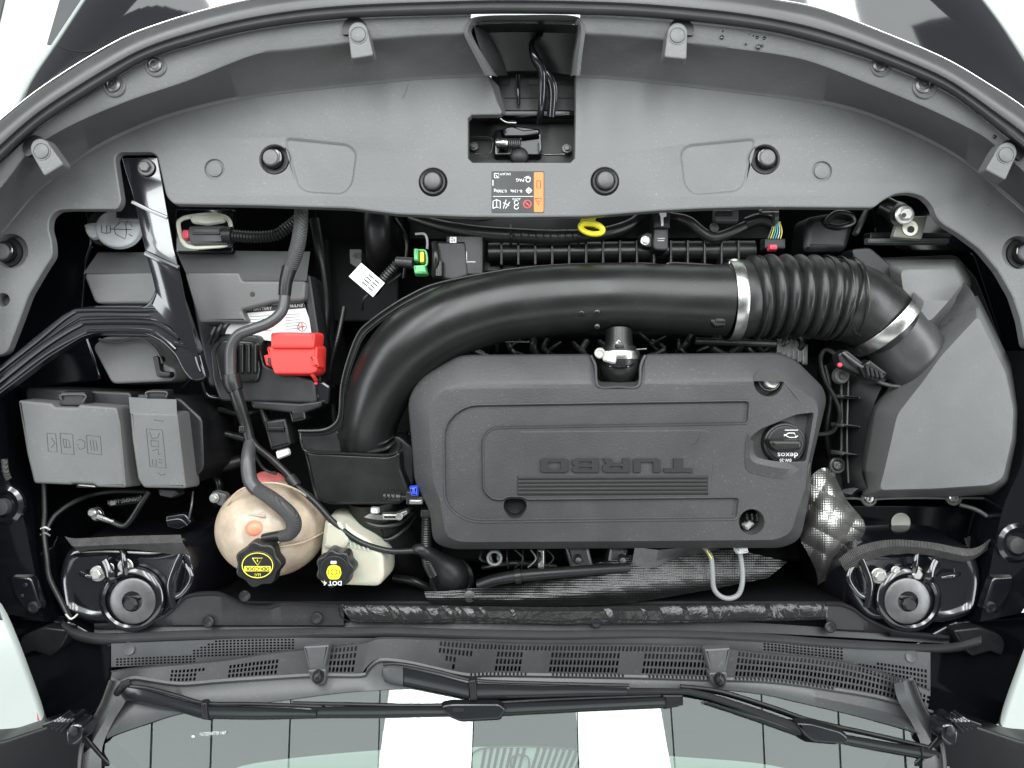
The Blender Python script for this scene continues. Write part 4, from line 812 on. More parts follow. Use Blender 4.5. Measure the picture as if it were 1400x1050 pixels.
# ================= ENGINE COVER =================
ec = thing('engine_cover', 'dark grey plastic engine cover with TURBO lettering upside down', 'engine cover', 845, 620, -.08)
EO = [(625, 487, 14), (640, 485), (806, 484, 4), (812, 494, 4), (818, 522, 6), (872, 522, 6), (878, 494, 4), (884, 484, 4), (1066, 482, 14), (1088, 492, 10), (1126, 530, 12), (1130, 548, 8), (1118, 597, 6), (1109, 636, 6), (1108, 664, 6), (1103, 700, 20), (1094, 738, 18), (1070, 749, 14), (845, 749.5, 0), (618, 751, 20), (592, 742, 14), (588, 700, 20), (580, 684, 12), (567, 660, 16), (562, 597, 12), (557, 545, 22), (575, 515, 16)]
EI = [(632, 527, 10), (650, 526), (806, 524.5, 4), (812, 526, 4), (818, 532, 6), (872, 532, 6), (878, 526, 4), (884, 524, 4), (1040, 521, 10), (1076, 522, 10), (1116, 548, 8), (1119, 562, 8), (1112, 600, 6), (1104, 636, 6), (1102, 664, 6), (1090, 700, 20), (1082, 728, 18), (1062, 738, 14), (845, 740, 0), (628, 741, 20), (610, 733, 14), (604, 700, 20), (602, 684, 12), (592, 660, 16), (588, 597, 12), (586, 560, 22), (598, 537, 16)]
eo = rnd(EO, 8, 4); ei = rnd(EI, 8, 4)
g = G()
def pr(pts, z): return g.add([P(a, b, z) for a, b in pts])
mid = [((a[0] * .15 + b[0] * .85), (a[1] * .15 + b[1] * .85)) for a, b in zip(eo, ei)]
n1 = [((a[0] * .97 + b[0] * .03), (a[1] * .97 + b[1] * .03)) for a, b in zip(eo, ei)]
n2 = [((a[0] * .92 + b[0] * .08), (a[1] * .92 + b[1] * .08)) for a, b in zip(eo, ei)]
R = [pr(eo, -.07), pr(eo, -.028), pr(n1, -.024), pr(n2, -.0215), pr(mid, -.003), pr(ei, 0)]
for a, b in zip(R[:-1], R[1:]): g.bridge(a, b)
Cch = rnd([(636, 555, 26), (1024, 549, 5), (1022, 578, 5), (672, 584, 14), (659, 598, 10), (660, 672, 12), (674, 684, 12), (688, 684, 3), (694, 680, 5), (714, 680, 5), (720, 684, 3), (1010, 681, 5), (1007, 709, 5), (640, 713, 22), (609, 690, 22), (608, 580, 22)], 6)
oilr = rnd([(1023, 600, 10), (1040, 587, 6), (1088, 567, 6), (1113, 564, 4), (1102, 631, 4), (1072, 632, 8), (1030, 628, 8)], 5)
lipr = rnd([(1019, 646, 5), (1040, 650, 8), (1085, 655, 5), (1086, 672, 6), (1060, 672, 8), (1036, 664, 8)], 4)
def h2(px, prof, floor=True):
    hp = W(px, 0); return hp, prof, floor
def dohole(px, prof, floor):
    hp = W(px, 0)
    if area2(hp) < 0: hp = hp[::-1]
    rs = []
    for d, z in prof:
        qq = inset(hp, -d)
        for v in qq: v.z = z
        rs.append(g.add(qq))
    for a, b in zip(rs[:-1], rs[1:]): g.bridge(b[::-1], a[::-1])
    if floor: g.cap([rs[-1]])
    return rs[0]
hr = [dohole(Cch, [(.002, 0), (.001, .0), (0, -.0006), (-.002, -.0042), (-.003, -.0046), (-.004, -.0046)], True) if False else None]
hr = [dohole(oilr, [(.001, 0), (0, -.0006), (-.001, -.02)], True),
      dohole(circ(1051, 522, 20, 24), [(.001, 0), (0, -.001), (-.001, -.03)], True), dohole(circ(1028, 714, 17.5, 22), [(.001, 0), (0, -.001), (-.001, -.05)], True)]
# split: the channel swallows the (704,697) hole, so that hole is cut in its floor
hp = W(Cch, 0)
if area2(hp) < 0: hp = hp[::-1]
rs = []
for d, z in [(.0034, 0), (.0026, .0012), (.0014, .0014), (.0004, .0006), (-.0016, -.0042), (-.0024, -.0048)]:
    qq = inset(hp, -d)
    for v in qq: v.z = z
    rs.append(g.add(qq))
for a, b in zip(rs[:-1], rs[1:]): g.bridge(b[::-1], a[::-1])
h3 = dohole(rnd([(690, 685), (696, 682.5), (712, 682.5), (719, 686), (720.5, 696), (712, 708), (704, 710), (696, 708), (688, 696)], 6), [(.0005, -.0048), (0, -.006), (0, -.05)], True)
g.cap([rs[-1], h3]); hr.append(rs[0])
g.cap([R[-1]] + hr)
put('cover_shell', g, 'engcov', ec, 26)
q('cover_ridge', 'engcov', ec, tube, [(1072, 521, -.001), (1085, 538, 0), (1104, 562, -.002)], 1.6, 8, flat=.6)
q('oil_cap_lip', 'engcov', ec, loft, [[(1022, 592, .001), (1019, 615, .001), (1021, 642, .001), (1040, 650, .001), (1075, 656, .0), (1104, 658, -.006)], [(1026, 600, .006), (1025, 616, .006), (1028, 630, .006), (1045, 636, .006), (1075, 641, .004), (1106, 641, -.004)], [(1030, 604, .002), (1030, 614, .002), (1034, 624, .002), (1050, 629, .002), (1075, 632, .0), (1108, 633, -.008)]], 40)
q('notch_frame', 'engcov', ec, tube, [(808, 486, -.02), (814, 500, -.016), (818, 528, -.002), (845, 529, -.001), (872, 528, -.002), (876, 500, -.016), (882, 486, -.02)], 2, 8)
q('name_panel', 'engcov', ec, molded, rnd([(712, 590, 2), (972, 588, 8), (974, 640, 4), (970, 676, 4), (710, 676, 2)], 4), .0012, .002, .0008)
for k in range(5):
    y = 652.5 + k * 5.2
    q('stripe', 'letter', ec, molded, [(709, y), (967, y - 1), (967, y + 1.6), (709, y + 2.6)], .0030, .002, .0004)
# block letters (drawn in reading order, then turned upside down)
LET = {'T': [[(0, 0), (1, 0), (1, .28), (.66, .28), (.66, 1), (.34, 1), (.34, .28), (0, .28)]],
 'U': [[(0, 0), (.27, 0), (.27, .74), (.73, .74), (.73, 0), (1, 0), (1, .9), (.9, 1), (.1, 1), (0, .9)]],
 'R': [[(0, 0), (.9, 0), (1, .12), (1, .5), (.86, .62), (1, 1), (.7, 1), (.56, .66), (.27, .66), (.27, 1), (0, 1)], [(.27, .24), (.27, .44), (.73, .44), (.73, .24)]],
 'B': [[(0, 0), (.88, 0), (1, .12), (1, .38), (.9, .49), (1, .6), (1, .88), (.88, 1), (0, 1)], [(.27, .2), (.27, .39), (.73, .39), (.73, .2)], [(.27, .6), (.27, .8), (.73, .8), (.73, .6)]],
 'O': [[(.1, 0), (.9, 0), (1, .1), (1, .9), (.9, 1), (.1, 1), (0, .9), (0, .1)], [(.27, .25), (.27, .75), (.73, .75), (.73, .25)]]}
xs = {'T': (947, 908), 'U': (903, 866), 'R': (861, 824), 'B': (819, 782), 'O': (777, 739)}
for L_, (xr, xl) in xs.items():
    f = lambda p: (xr - p[0] * (xr - xl) - (0.0), 646 - p[1] * 19 )
    lo = [[f(p) for p in l] for l in LET[L_]]
    g = G(); z = .0052
    stack(g, W(lo[0], z), [(0, .0005), (0, z - .0005), (.0005, z)], [(W(h, z), [(0, z), (0, .001)], False) for h in lo[1:]])
    put('letter', g, 'letter', ec)
q('mould_line', 'engcov', ec, tube, [(958, 590, .001), (955, 600, .0012), (950, 607, .0012), (944, 610, .001)], .6, 6)
# fixing points
lat('fixing_bush', 'pale', ec, 1052, 519, -.028, [(12.5, 0), (12.5, 12), (11, 15), (8, 15.5), (7.5, 12), (.01, 12)], 26)
q('fixing_ring', 'dark', ec, tube, [(x, y, -.008) for x, y in circ(1052, 519, 15, 14)], 1.6, 8, 3, closed=True)
q('fixing_clip', 'white', ec, molded, rnd([(1018, 719), (1026, 713), (1032, 717), (1022, 725)], 1), -.030, .01, .001)
for k in range(3): q('fixing_clip', 'dull', ec, molded, rnd([(1020 + k * 7, 703), (1023 + k * 7, 702), (1024 + k * 7, 712), (1021 + k * 7, 713)], 1), -.025, .01, .001)
# oil filler cap
oc = q('oil_cap', 'rubber', ec, molded, circ(1074, 606, 29, 40, 28), -.006, .02, .003)
q('cap_dish', 'dark', oc, molded, circ(1074, 606, 25, 36, 24), -.003, .006, .002)
q('grip_bar', 'duct', oc, molded, rnd([(1052, 602, 5), (1095, 602, 3), (1098, 607), (1096, 615, 4), (1062, 617, 4), (1054, 610)], 4), .014, .02, .005, .002)
q('cap_print', 'white', oc, strokes, [[(1072, 596), (1078, 592), (1086, 592), (1089, 598), (1079, 598), (1072, 594)], [(1087, 597), (1091, 596)]], -.0022, .7, .3)
q('cap_print', 'white', oc, strokes, [[(1073, 588), (1091, 588)]], -.0022, .55, .3)
text('dexos', 1077, 622, -.0022, 7.6, 'white', oc, PI, bold=.0001, sx=1.15); text('0W-20', 1074, 629, -.0022, 4.2, 'white', oc, PI - .0)

# ================= BREATHER PIPE =================
bp = thing('breather_joint', 'short black breather pipe with steel clamp in the notch of the engine cover', 'hose joint', 845, 480, -.06)
q('pipe_stub', 'duct', bp, tube, [(846, 452, -.035, 18), (846, 470, -.03, 19), (846, 476, -.03, 22)], 19, 28)
q('rubber_collar', 'rubber', bp, tube, [(846, 474, -.034, 23), (846, 486, -.034, 26), (846, 500, -.038, 27), (846, 508, -.05, 24)], 24, 30)
q('clamp_strap', 'steel', bp, lambda g: band(g, P(846, 486, -.034), (0, 1, 0), 26.5 * S(-.034), .013, .001, 48))
clampscrew(bp, 820, 483, -.015, 7.5); q('clamp_worm', 'pale', bp, molded, rnd([(829, 481), (843, 484), (841, 496), (826, 492)], 2), .001, .006, .001)
q('hose_ring', 'gloss', bp, tube, [(820, 492, -.03), (832, 500, -.008), (846, 502, -.003), (862, 500, -.008), (874, 490, -.03)], 2, 8)
q('mark', 'white', bp, strokes, [[(842, 469), (846, 465), (850, 469), (842, 469)]], -.0075, .6, .4); q('pipe_key', 'dark', bp, molded, rect(842, 472, 853, 476, 1), -.004, .006, .001)
q('spigot', 'dull', bp, tube, [(868, 478, -.03), (884, 477, -.03)], 1.2, 8)

# ================= RADIATOR =================
ra = thing('radiator', 'black ribbed top tank of the radiator behind the trim cover', 'radiator', 850, 345, -.14)
q('top_tank', 'duct', ra, tube, [(668, 346, -.11), (850, 344, -.11), (1030, 343, -.11)], 14, 18, 4)
for k in range(15): q('tank_rib', 'duct', ra, molded, rect(684 + k * 23.2, 328, 687 + k * 23.2, 362, 1), -.088, .03, .001)
q('side_rail', 'dark', ra, molded, rect(640, 358, 1035, 372, 2), -.13, .02, .002); q('side_rail', 'dark', ra, molded, rect(560, 286, 1060, 326, 2), -.15, .02, .002)
wh = thing('front_harness', 'black taped wiring harness running above the radiator', 'wiring harness', 730, 318, -.1)
q('loom', 'rubber', wh, tube, [(560, 296, -.1, 6), (600, 308, -.09, 8), (650, 318, -.08, 10), (700, 322, -.08, 10.5), (760, 324, -.08, 10), (820, 320, -.08, 9), (860, 308, -.09, 8), (876, 294, -.1, 7), (880, 280, -.1, 7)], 9, 14)
q('loom', 'rubber', wh, tube, [(915, 296, -.09, 6), (940, 302, -.08, 7), (960, 318, -.08, 7.5), (976, 325, -.08, 7.5), (1000, 318, -.08, 7), (1030, 304, -.08, 6.5), (1055, 300, -.08, 6)], 7, 14)
for x in (698, 791): q('loom_clip', 'dark', wh, tube, [(x, 308, -.085), (x + 1, 322, -.066), (x, 335, -.085)], 2, 8)
lat('loom_button', 'dark', wh, 976, 312, -.075, [(7, 0), (6, 3), (.01, 4)], 16); q('loom', 'dark', wh, tube, [(620, 290, -.09), (650, 300, -.07), (690, 294, -.07), (720, 284, -.08)], 3, 8)
for k in range(10): q('tape_wrap', 'rubber', wh, tube, [(700 + k * 10, 313, -.078), (703 + k * 10, 322, -.0665), (707 + k * 10, 332, -.078)], .8, 6, 4)
ds = thing('dipstick', 'yellow loop handle of the oil dipstick at the front edge', 'dipstick', 809, 312, -.08)
q('loop_handle', 'yellow', ds, lambda g: sweep(g, [P(v.x, v.y, -.045 + .006 * math.sin((v.x - 809) * .1)) for v in cr([(x * 1.0 + 809, y + 312.5) for x, y in [(15 * math.cos(t) , 7 * math.sin(t) + 2.5 * math.cos(t)) for t in [2 * PI * k / 16 for k in range(16)]]], 4, True)], .0046, 12, 1.5, True), ang=60)
q('stem', 'yellow', ds, molded, rnd([(797, 296), (815, 296), (813, 305), (798, 303)], 2), -.055, .03, .002)
mp = thing('pressure_sensor', 'black pressure sensor with bright screw above the radiator', 'sensor', 895, 315, -.1)
q('body', 'dark', mp, molded, rnd([(894, 312), (914, 312), (914, 340), (910, 343), (896, 342), (893, 337)], 3), -.06, .04, .003); q('ear', 'dark', mp, molded, rnd([(876, 321), (884, 317), (896, 319), (896, 338), (882, 338), (876, 332)], 4), -.075, .02, .002)
bolt(mp, 882, 329, -.074, 4.6); q('socket', 'dark', mp, molded, rect(894, 290, 916, 312, 2), -.065, .03, .002); q('print', 'white', mp, flat, rnd([(901, 291), (911, 291), (911, 296), (907, 297), (907, 309), (904, 309), (903, 296)], .5), -.0645)
q('print', 'pale', mp, strokes, [[(899, 326), (909, 326)], [(899, 329), (908, 329)]], -.0595, .4, .3)
wp = thing('wire_plug', 'plug with coloured wires and red lock above the bellows', 'wire plug', 1056, 312, -.1)
q('loom_end', 'rubber', wp, tube, [(1020, 306, -.08), (1040, 300, -.075), (1058, 306, -.075)], 9, 14); q('bracket_strip', 'steel', wp, molded, rect(1042, 286, 1065, 290, 1), -.05, .01, .001); q('bracket_strip', 'dull', wp, molded, rect(1060, 286, 1065, 301, 1), -.052, .01, .001)
for k, m_ in enumerate(('gwire', 'yprint', 'cwire', 'cwire', 'white', 'yprint')): q('wire', m_, wp, tube, [(1058 + k * 1.6, 303, -.07), (1054 + k * 3, 316, -.066), (1050 + k * 3.4, 326, -.07)], .8, 6)
q('plug', 'dark', wp, molded, rect(1046, 326, 1074, 340, 2), -.07, .02, .002); q('lock', 'pinkred', wp, molded, rect(1053, 334, 1063, 341, 2), -.062, .01, .002)
hb = thing('horn_bracket', 'black bracket with hex nut and square olive plate at the front right corner', 'bracket', 1240, 305, -.1)
q('post', 'duct', hb, tube, [(1206, 280, -.06), (1225, 290, -.05), (1232, 294, -.045)], 13, 18); q('sleeve', 'rubber', hb, tube, [(1224, 290, -.055, 15), (1232, 294, -.04, 15)], 15, 18)
bolt(hb, 1236, 294, -.034, 9, 'bolt', 'nut'); lat('nut_bore', 'ink', hb, 1236, 294, -.0235, [(3.2, 0), (3, .4), (.01, .4)], 12)
q('plate', 'plate', hb, molded, rnd([(1230, 297), (1268, 296), (1260, 327), (1221, 324)], 2), -.05, .006, .001); lat('washer', 'cream', hb, 1244, 312, -.049, [(10.5, 0), (10.5, 1), (9, 1.4), (6.5, 1.2), (5.8, .3)], 24); lat('plate_bore', 'ink', hb, 1245, 314, -.0488, [(5, 0), (4.8, 1.2), (.01, 1.2)], 14)
q('cross_bar', 'grey', hb, molded, rect(1187, 326, 1298, 332, 1), -.075, .01, .001); q('cross_bar', 'dark', hb, molded, rect(1190, 318, 1300, 326, 1), -.09, .02, .001); q('cross_bar', 'grey', hb, molded, rnd([(1186, 287), (1190, 287), (1174, 320), (1170, 318)], 1), -.09, .01, .001)
q('gusset', 'dark', hb, molded, rnd([(1165, 340), (1190, 338), (1218, 362), (1240, 384), (1230, 392), (1170, 362)], 5), -.07, .04, .003)
hv = thing('hose_boot', 'dark rubber boot between the bellows and the trim cover', 'boot', 1130, 310, -.14)
q('boot', 'dark', hv, molded, rnd([(1104, 296), (1140, 290), (1172, 292), (1166, 318), (1158, 344), (1098, 345), (1100, 318)], 10), -.10, .05, .012); q('boot_fold', 'duct', hv, tube, [(1128, 306, -.1), (1142, 292, -.09), (1162, 294, -.09), (1166, 304, -.095), (1148, 310, -.095), (1130, 308, -.1)], 4, 10)
cs = thing('tie_bracket', 'small grey clip bracket behind the trim cover right of centre', 'clip', 995, 298, -.1)
q('plate', 'grey', cs, molded, rect(978, 287, 1010, 302, 3), -.07, .01, .002); q('slot', 'ink', cs, molded, rect(980, 288, 1001, 294, 1), -.066, .005, .001)
# green connector valve assembly
pv = thing('purge_valve', 'black solenoid valve with green connector and printed label beside the radiator', 'valve', 600, 352, -.12)
q('valve_body', 'dark', pv, molded, rnd([(590, 330), (636, 330), (640, 378), (620, 384), (590, 380)], 4), -.065, .05, .004)
q('valve_ring', 'duct', pv, tube, [(594, 333, -.06), (596, 352, -.045), (594, 376, -.06)], 5, 12); q('valve_ring', 'duct', pv, tube, [(600, 358, -.055), (600, 378, -.055)], 7, 16)
q('green_lock', 'green', pv, molded, rect(566, 340, 571, 356, 1), -.045, .02, .001); q('green_lock', 'green', pv, molded, rnd([(565, 363), (580, 362), (583, 374), (567, 374)], 2), -.045, .02, .002); q('lock_frame', 'green', pv, tube, [(572, 342, -.05), (582, 344, -.05), (583, 362, -.05), (570, 364, -.05)], 1.3, 8); q('terminal', 'yprint', pv, molded, rect(574, 344, 579, 358, 1), -.05, .02, .001)
q('plug', 'rubber', pv, tube, [(542, 358, -.055, 7), (565, 360, -.05, 8)], 8, 14); q('conduit', 'rubber', pv, corrug, [(544, 360, -.06), (530, 374, -.065), (518, 390, -.075), (512, 400, -.09)], 6, 4, .12)
q('pipe', 'gwire', pv, tube, [(568, 320, -.05), (580, 320, -.045), (584, 328, -.045), (584, 340, -.05)], 1.7, 8); q('data_label', 'white', pv, flat, rect(615, 324, 624, 332, .3), -.062); q('data_code', 'ink', pv, strokes, [[(617, 326), (619, 326)], [(621, 327), (621, 330)], [(617, 329), (619, 330)]], -.0605, .6, .3)
q('label_body', 'dark', pv, molded, rect(610, 322, 660, 376, 2), -.068, .03, .002); text('V', 616, 347, -.067, 6, 'white', pv, PI); text('51820 WE', 628, 352, -.067, 6, 'pale', pv, PI / 2); text('GMI 1090', 625, 352, -.067, 3, 'pale', pv, PI / 2)
q('line', 'pale', pv, strokes, [[(637, 358), (650, 358)], [(638, 344), (638, 372)]], -.0675, .5, .3)
tg = thing('paper_tag', 'white printed paper tag wrapped on a wire in the dark gap', 'tag', 501, 383, -.08)
q('tag', 'white', tg, flat, [(494, 359.5), (526, 387), (510, 406), (477, 378)], -.06, .0005)
def rt(x, y): a = math.radians(41); return (501 + x * math.cos(a) - y * math.sin(a), 383 + x * math.sin(a) + y * math.cos(a))
q('tag_code', 'ink', tg, strokes, [[rt(-16 + i, -8 + j) for i, j in ((0, 0), (9, 0), (9, 10), (0, 10), (0, 0))], [rt(-14, -5), rt(-9, -5), rt(-9, 0)], [rt(-14, -2), rt(-11, 0)]], -.0592, .45, .3)
for k in range(4): q('tag_line', 'ink', tg, strokes, [[rt(-3, -8 + k * 4.5), rt(6, -8 + k * 4.5)], [rt(8, -8 + k * 4.5), rt(16, -8 + k * 4.5)]], -.0592, .9, .3)
q('wire', 'rubber', tg, tube, [(505, 402, -.07), (497, 410, -.07), (495, 424, -.09)], 2, 8); q('wire', 'rubber', tg, tube, [(520, 392, -.075), (535, 384, -.075), (548, 374, -.08)], 2, 8)
ol_ = thing('fan_shroud', 'black radiator fan shroud with a round pipe and a grey 40 sticker', 'fan shroud', 500, 330, -.2)
q('shroud', 'deep', ol_, molded, rect(430, 284, 545, 440, 6), -.24, .05, .004); q('pipe', 'dark', ol_, tube, [(516, 284, -.14), (516, 310, -.12), (518, 340, -.14), (520, 360, -.2)], 18, 20)
q('sticker', 'grey', ol_, flat, rnd([(478, 341), (494, 341), (494, 362), (488, 366), (479, 360)], 1), -.16); text('40', 488, 350, -.158, 9, 'ink', ol_, 0)

# ================= ENGINE (seen in the gaps) =================
en = thing('engine', 'dark engine block and small pipes seen in the gaps around the covers', 'engine', 850, 600, -.42)
q('block', 'deep', en, molded, rect(600, 450, 1130, 770, 10), -.20, .2, .01)
rs_ = random.Random(3)
for k in range(26):
    x = 640 + k * 18; y = 474 + rs_.uniform(-8, 8)
    q('rail_pipe', rs_.choice(['dark', 'duct', 'rubber', 'dark', 'dull']), en, tube, [(x, y - 12, -.13), (x + rs_.uniform(-20, 20), y, -.10), (x + rs_.uniform(-25, 25), y + 14, -.12)], rs_.uniform(2, 6), 8, 4)
q('fuel_rail', 'steel', en, tube, [(690, 467, -.09), (724, 467, -.09)], 1.4, 8); q('fuel_rail', 'dull', en, tube, [(950, 466, -.1), (1060, 470, -.1)], 5, 10)
for k in range(6): q('cast_lug', 'dull', en, molded, rect(1062 + k * 7, 455 + k * 3, 1070 + k * 7, 484 + k * 3, 2), -.10, .03, .002)
q('manifold', 'dull', en, molded, rnd([(772, 748), (805, 748), (812, 776), (830, 774), (834, 748), (860, 750), (856, 778), (780, 778)], 5), -.10, .06, .006)
for x in (790, 850): lat('manifold_stud', 'dull', en, x, 764, -.10, [(7, 0), (5, 6), (4, 10), (.01, 11)], 12)
q('heat_plate', 'dull', en, loft, [[(868, 748, -.09), (862, 782, -.09)], [(900, 752, -.07), (895, 776, -.08)], [(940, 748, -.07), (925, 762, -.08)], [(985, 750, -.08), (960, 758, -.1)]], 8)
q('coolant_pipe', 'dark', en, tube, [(655, 800, -.10, 8), (680, 792, -.09, 8), (720, 786, -.08, 8), (800, 780, -.08, 7), (860, 776, -.09, 7)], 8, 18, label='satin black pipe running along the rear of the engine')
q('coolant_pipe_collar', 'duct', en, tube, [(704, 788, -.08), (712, 787, -.08)], 10, 18)
lat('pulley', 'dark', en, 618, 790, -.13, [(30, 0), (30, 8), (26, 11), (16, 9), (10, 12), (.01, 12)], 32)
for k in range(9): q('wire', rs_.choice(['rubber', 'gwire', 'dull', 'dark', 'dark']), en, tube, [(660 + k * 11, 752, -.09), (664 + k * 11 + rs_.uniform(-8, 8), 764, -.08), (668 + k * 9, 772 + rs_.uniform(-4, 8), -.09)], rs_.uniform(1, 2.5), 6, 4)
q('wire_ring', 'gwire', en, tube, [(x, y, -.08) for x, y in circ(676, 763, 9, 10)], 2, 8, 3, closed=True)
q('bracket', 'bolt', en, molded, rect(736, 752, 744, 778, 2), -.085, .01, .002)
# dark items left of centre
for pts, r, m_ in (([(270, 600, -.16), (300, 592, -.15), (335, 600, -.16)], 5, 'rubber'), ([(250, 640, -.18), (290, 640, -.17), (330, 630, -.18)], 9, 'dark'), ([(360, 560, -.12), (372, 590, -.11), (395, 620, -.12)], 6, 'dark'), ([(440, 330, -.2), (445, 400, -.19), (450, 480, -.2)], 10, 'deep'), ([(445, 520, -.15), (455, 560, -.14), (460, 600, -.15)], 5, 'dark'), ([(250, 530, -.12), (272, 512, -.1), (284, 540, -.11), (310, 545, -.1)], 3, 'stamped')):
    q('hose', m_, en, tube, pts, r, 12)
for pts, r_, m_ in (([(430, 300, -.18), (438, 350, -.17), (446, 420, -.18), (440, 500, -.18)], 7, 'rubber'), ([(470, 420, -.16), (462, 460, -.15), (452, 500, -.15), (448, 540, -.16)], 4, 'duct'), ([(300, 560, -.14), (330, 566, -.12), (356, 560, -.13)], 4, 'duct'), ([(286, 640, -.2), (300, 662, -.18), (296, 690, -.2)], 5, 'duct'),
    ([(1128, 500, -.14), (1136, 540, -.13), (1130, 590, -.13), (1136, 630, -.14)], 4, 'rubber'), ([(1100, 350, -.16), (1150, 360, -.15), (1190, 350, -.16)], 7, 'dark'), ([(540, 300, -.15), (556, 330, -.13), (552, 380, -.14)], 3, 'duct'), ([(560, 590, -.16), (554, 640, -.15), (560, 700, -.16)], 4, 'rubber'), ([(660, 776, -.12), (700, 770, -.1), (760, 774, -.12)], 4, 'duct'), ([(540, 790, -.16), (570, 796, -.14), (600, 812, -.15)], 6, 'rubber')):
    q('hose', m_, en, tube, pts, r_, 12)
q('yellow_tape', 'yprint', en, tube, [(278, 609, -.14), (288, 605, -.14)], 3.5, 10)
jb = thing('junction_plug', 'black plug block with white tab right of the battery cable', 'plug block', 380, 590, -.12)
q('block', 'dark', jb, molded, rnd([(360, 576), (390, 572), (398, 608), (370, 616)], 3), -.07, .05, .004); q('block', 'duct', jb, molded, rnd([(394, 560), (416, 560), (418, 574), (398, 578)], 3), -.06, .04, .004); q('tab', 'white', jb, molded, rnd([(377, 618), (393, 614), (395, 621), (379, 627)], 2), -.075, .006, .001)
q('block_rib', 'duct', jb, molded, rect(364, 584, 388, 590, 1), -.065, .01, .001); q('arm', 'dark', jb, molded, rnd([(342, 548), (410, 552), (440, 548), (440, 556), (412, 566), (345, 558)], 3), -.06, .03, .003)
bm_ = thing('mounting_arm', 'black steel arm with a red seal between battery and resonator', 'bracket', 432, 530, -.12)
q('arm', 'stamped', bm_, molded, rnd([(400, 530), (440, 520), (452, 528), (450, 552), (420, 556)], 4), -.075, .03, .004); bolt(bm_, 430, 543, -.074, 4, 'dull'); q('red_seal', 'pinkred', bm_, ball, 432, 524, -.07, 3, .004, 10, 6)

# ================= HEAT SHIELDS =================
hs = thing('heat_shield', 'crumpled silver embossed heat shield between engine cover and right strut tower', 'heat shield', 1140, 710, -.12)
hsA = [[(1104, 668, -.08), (1112, 648, -.09), (1128, 640, -.09), (1142, 652, -.09)], [(1098, 705, -.08), (1116, 690, -.05), (1138, 678, -.05), (1158, 684, -.08)], [(1094, 735, -.09), (1118, 716, -.04), (1142, 708, -.03), (1182, 715, -.08)], [(1104, 756, -.1), (1124, 740, -.055), (1142, 736, -.05), (1176, 738, -.09)], [(1116, 782, -.12), (1126, 768, -.08), (1136, 764, -.08), (1150, 758, -.1)], [(1118, 800, -.14), (1124, 796, -.13), (1130, 794, -.13), (1136, 790, -.14)]]
g = G(); emboss(g, hsA, 210, 260, 4.6, .0007, .007)
put('foil', g, 'foil', hs, 60); lat('foil_hole', 'ink', hs, 1131, 736, -.045, [(6, 0), (5, 1), (.01, 1)], 16)
h2_ = thing('rear_heat_shield', 'long dark embossed heat shield along the bulkhead behind the engine', 'heat shield', 820, 800, -.14)
g = G(); emboss(g, [[(580, 809, -.09), (620, 807, -.085), (700, 796, -.10), (850, 762, -.10), (900, 750, -.10), (1000, 752, -.10), (1076, 768, -.10)], [(583, 818, -.084), (640, 817, -.078), (720, 816, -.074), (850, 803, -.074), (960, 790, -.078), (1066, 777, -.088)], [(590, 826, -.09), (640, 827, -.085), (720, 829, -.082), (850, 825, -.082), (960, 808, -.085), (1050, 790, -.09)]], 480, 70, 4.6, .0007); put('foil', g, 'darkfoil', h2_, 60)
lat('shield_nut', 'dull', h2_, 642, 815, -.08, [(9, 0), (8, 2), (4, 3), (.01, 3)], 16)
wl = thing('wire_loop', 'pale grey taped wire loop hanging behind the engine cover', 'wire loop', 995, 790, -.08)
q('loop', 'gwire', wl, tube, [(963, 748, -.06), (972, 762, -.05), (974, 782, -.045), (976, 804, -.045), (985, 815, -.045), (998, 818, -.045), (1010, 812, -.045), (1015, 795, -.045), (1014, 770, -.05), (1010, 750, -.06)], 3.4, 10)
q('sleeve_clip', 'white', wl, molded, rnd([(1006, 750), (1022, 748), (1024, 756), (1010, 758)], 2), -.045, .01, .002); q('wire', 'yprint', wl, tube, [(966, 752, -.048), (973, 764, -.044)], .8, 6)

# ================= BULKHEAD TRIM =================
bt = thing('bulkhead_trim', 'dark plastic trim panel and seal between engine bay and cowl', 'trim panel', 700, 850, -.1)
upl = [(129, 853), (195, 849), (222, 842), (240, 828), (257, 813), (296, 810), (318, 818), (336, 826), (366, 829), (386, 824), (430, 825), (470, 828)]
upr = [(1130, 824), (1150, 825), (1168, 832), (1186, 845), (1220, 860), (1260, 866), (1298, 870)]
for U, x0, x1 in ((upl, 129, 470), (upr, 1130, 1298)):
    n = 60; top = resamp(cr([(a, b, -.045) for a, b in U], 8), n)
    g = G(); base = lambda x: 860 + (x - 129) * (1 / 400) if x < 700 else 858 + (x - 1000) * .055
    rows = [g.add([P(v.x, v.y - 2, -.07) for v in top]), g.add([P(v.x, v.y, -.045) for v in top]), g.add([P(v.x, v.y + 2.5, -.040) for v in top]), g.add([P(v.x, v.y + 5 if v.y + 5 < base(v.x) else base(v.x), -.045) for v in top]), g.add([P(v.x, base(v.x) - 6 if base(v.x) - 6 > v.y + 5 else base(v.x), -.05) for v in top]), g.add([P(v.x, base(v.x) + 2, -.075) for v in top])]
    for a, b in zip(rows[:-1], rows[1:]): g.bridge(a, b, False)
    put('end_panel', g, 'cowl', bt, 40)
g = G(); loft(g, [[(463, 826, -.05), (600, 828, -.05), (760, 830, -.05), (900, 828, -.05), (1060, 825, -.05), (1132, 824, -.05)], [(470, 834, -.042), (600, 835, -.042), (760, 836, -.042), (900, 835, -.042), (1132, 832, -.042)], [(480, 850, -.045), (600, 851, -.045), (760, 853, -.045), (900, 852, -.045), (1131, 847, -.045)]], 200)
for v in g.v: v.z += random.uniform(-.0008, .0008)
put('crinkled_sheet', g, 'wet', bt, 60)
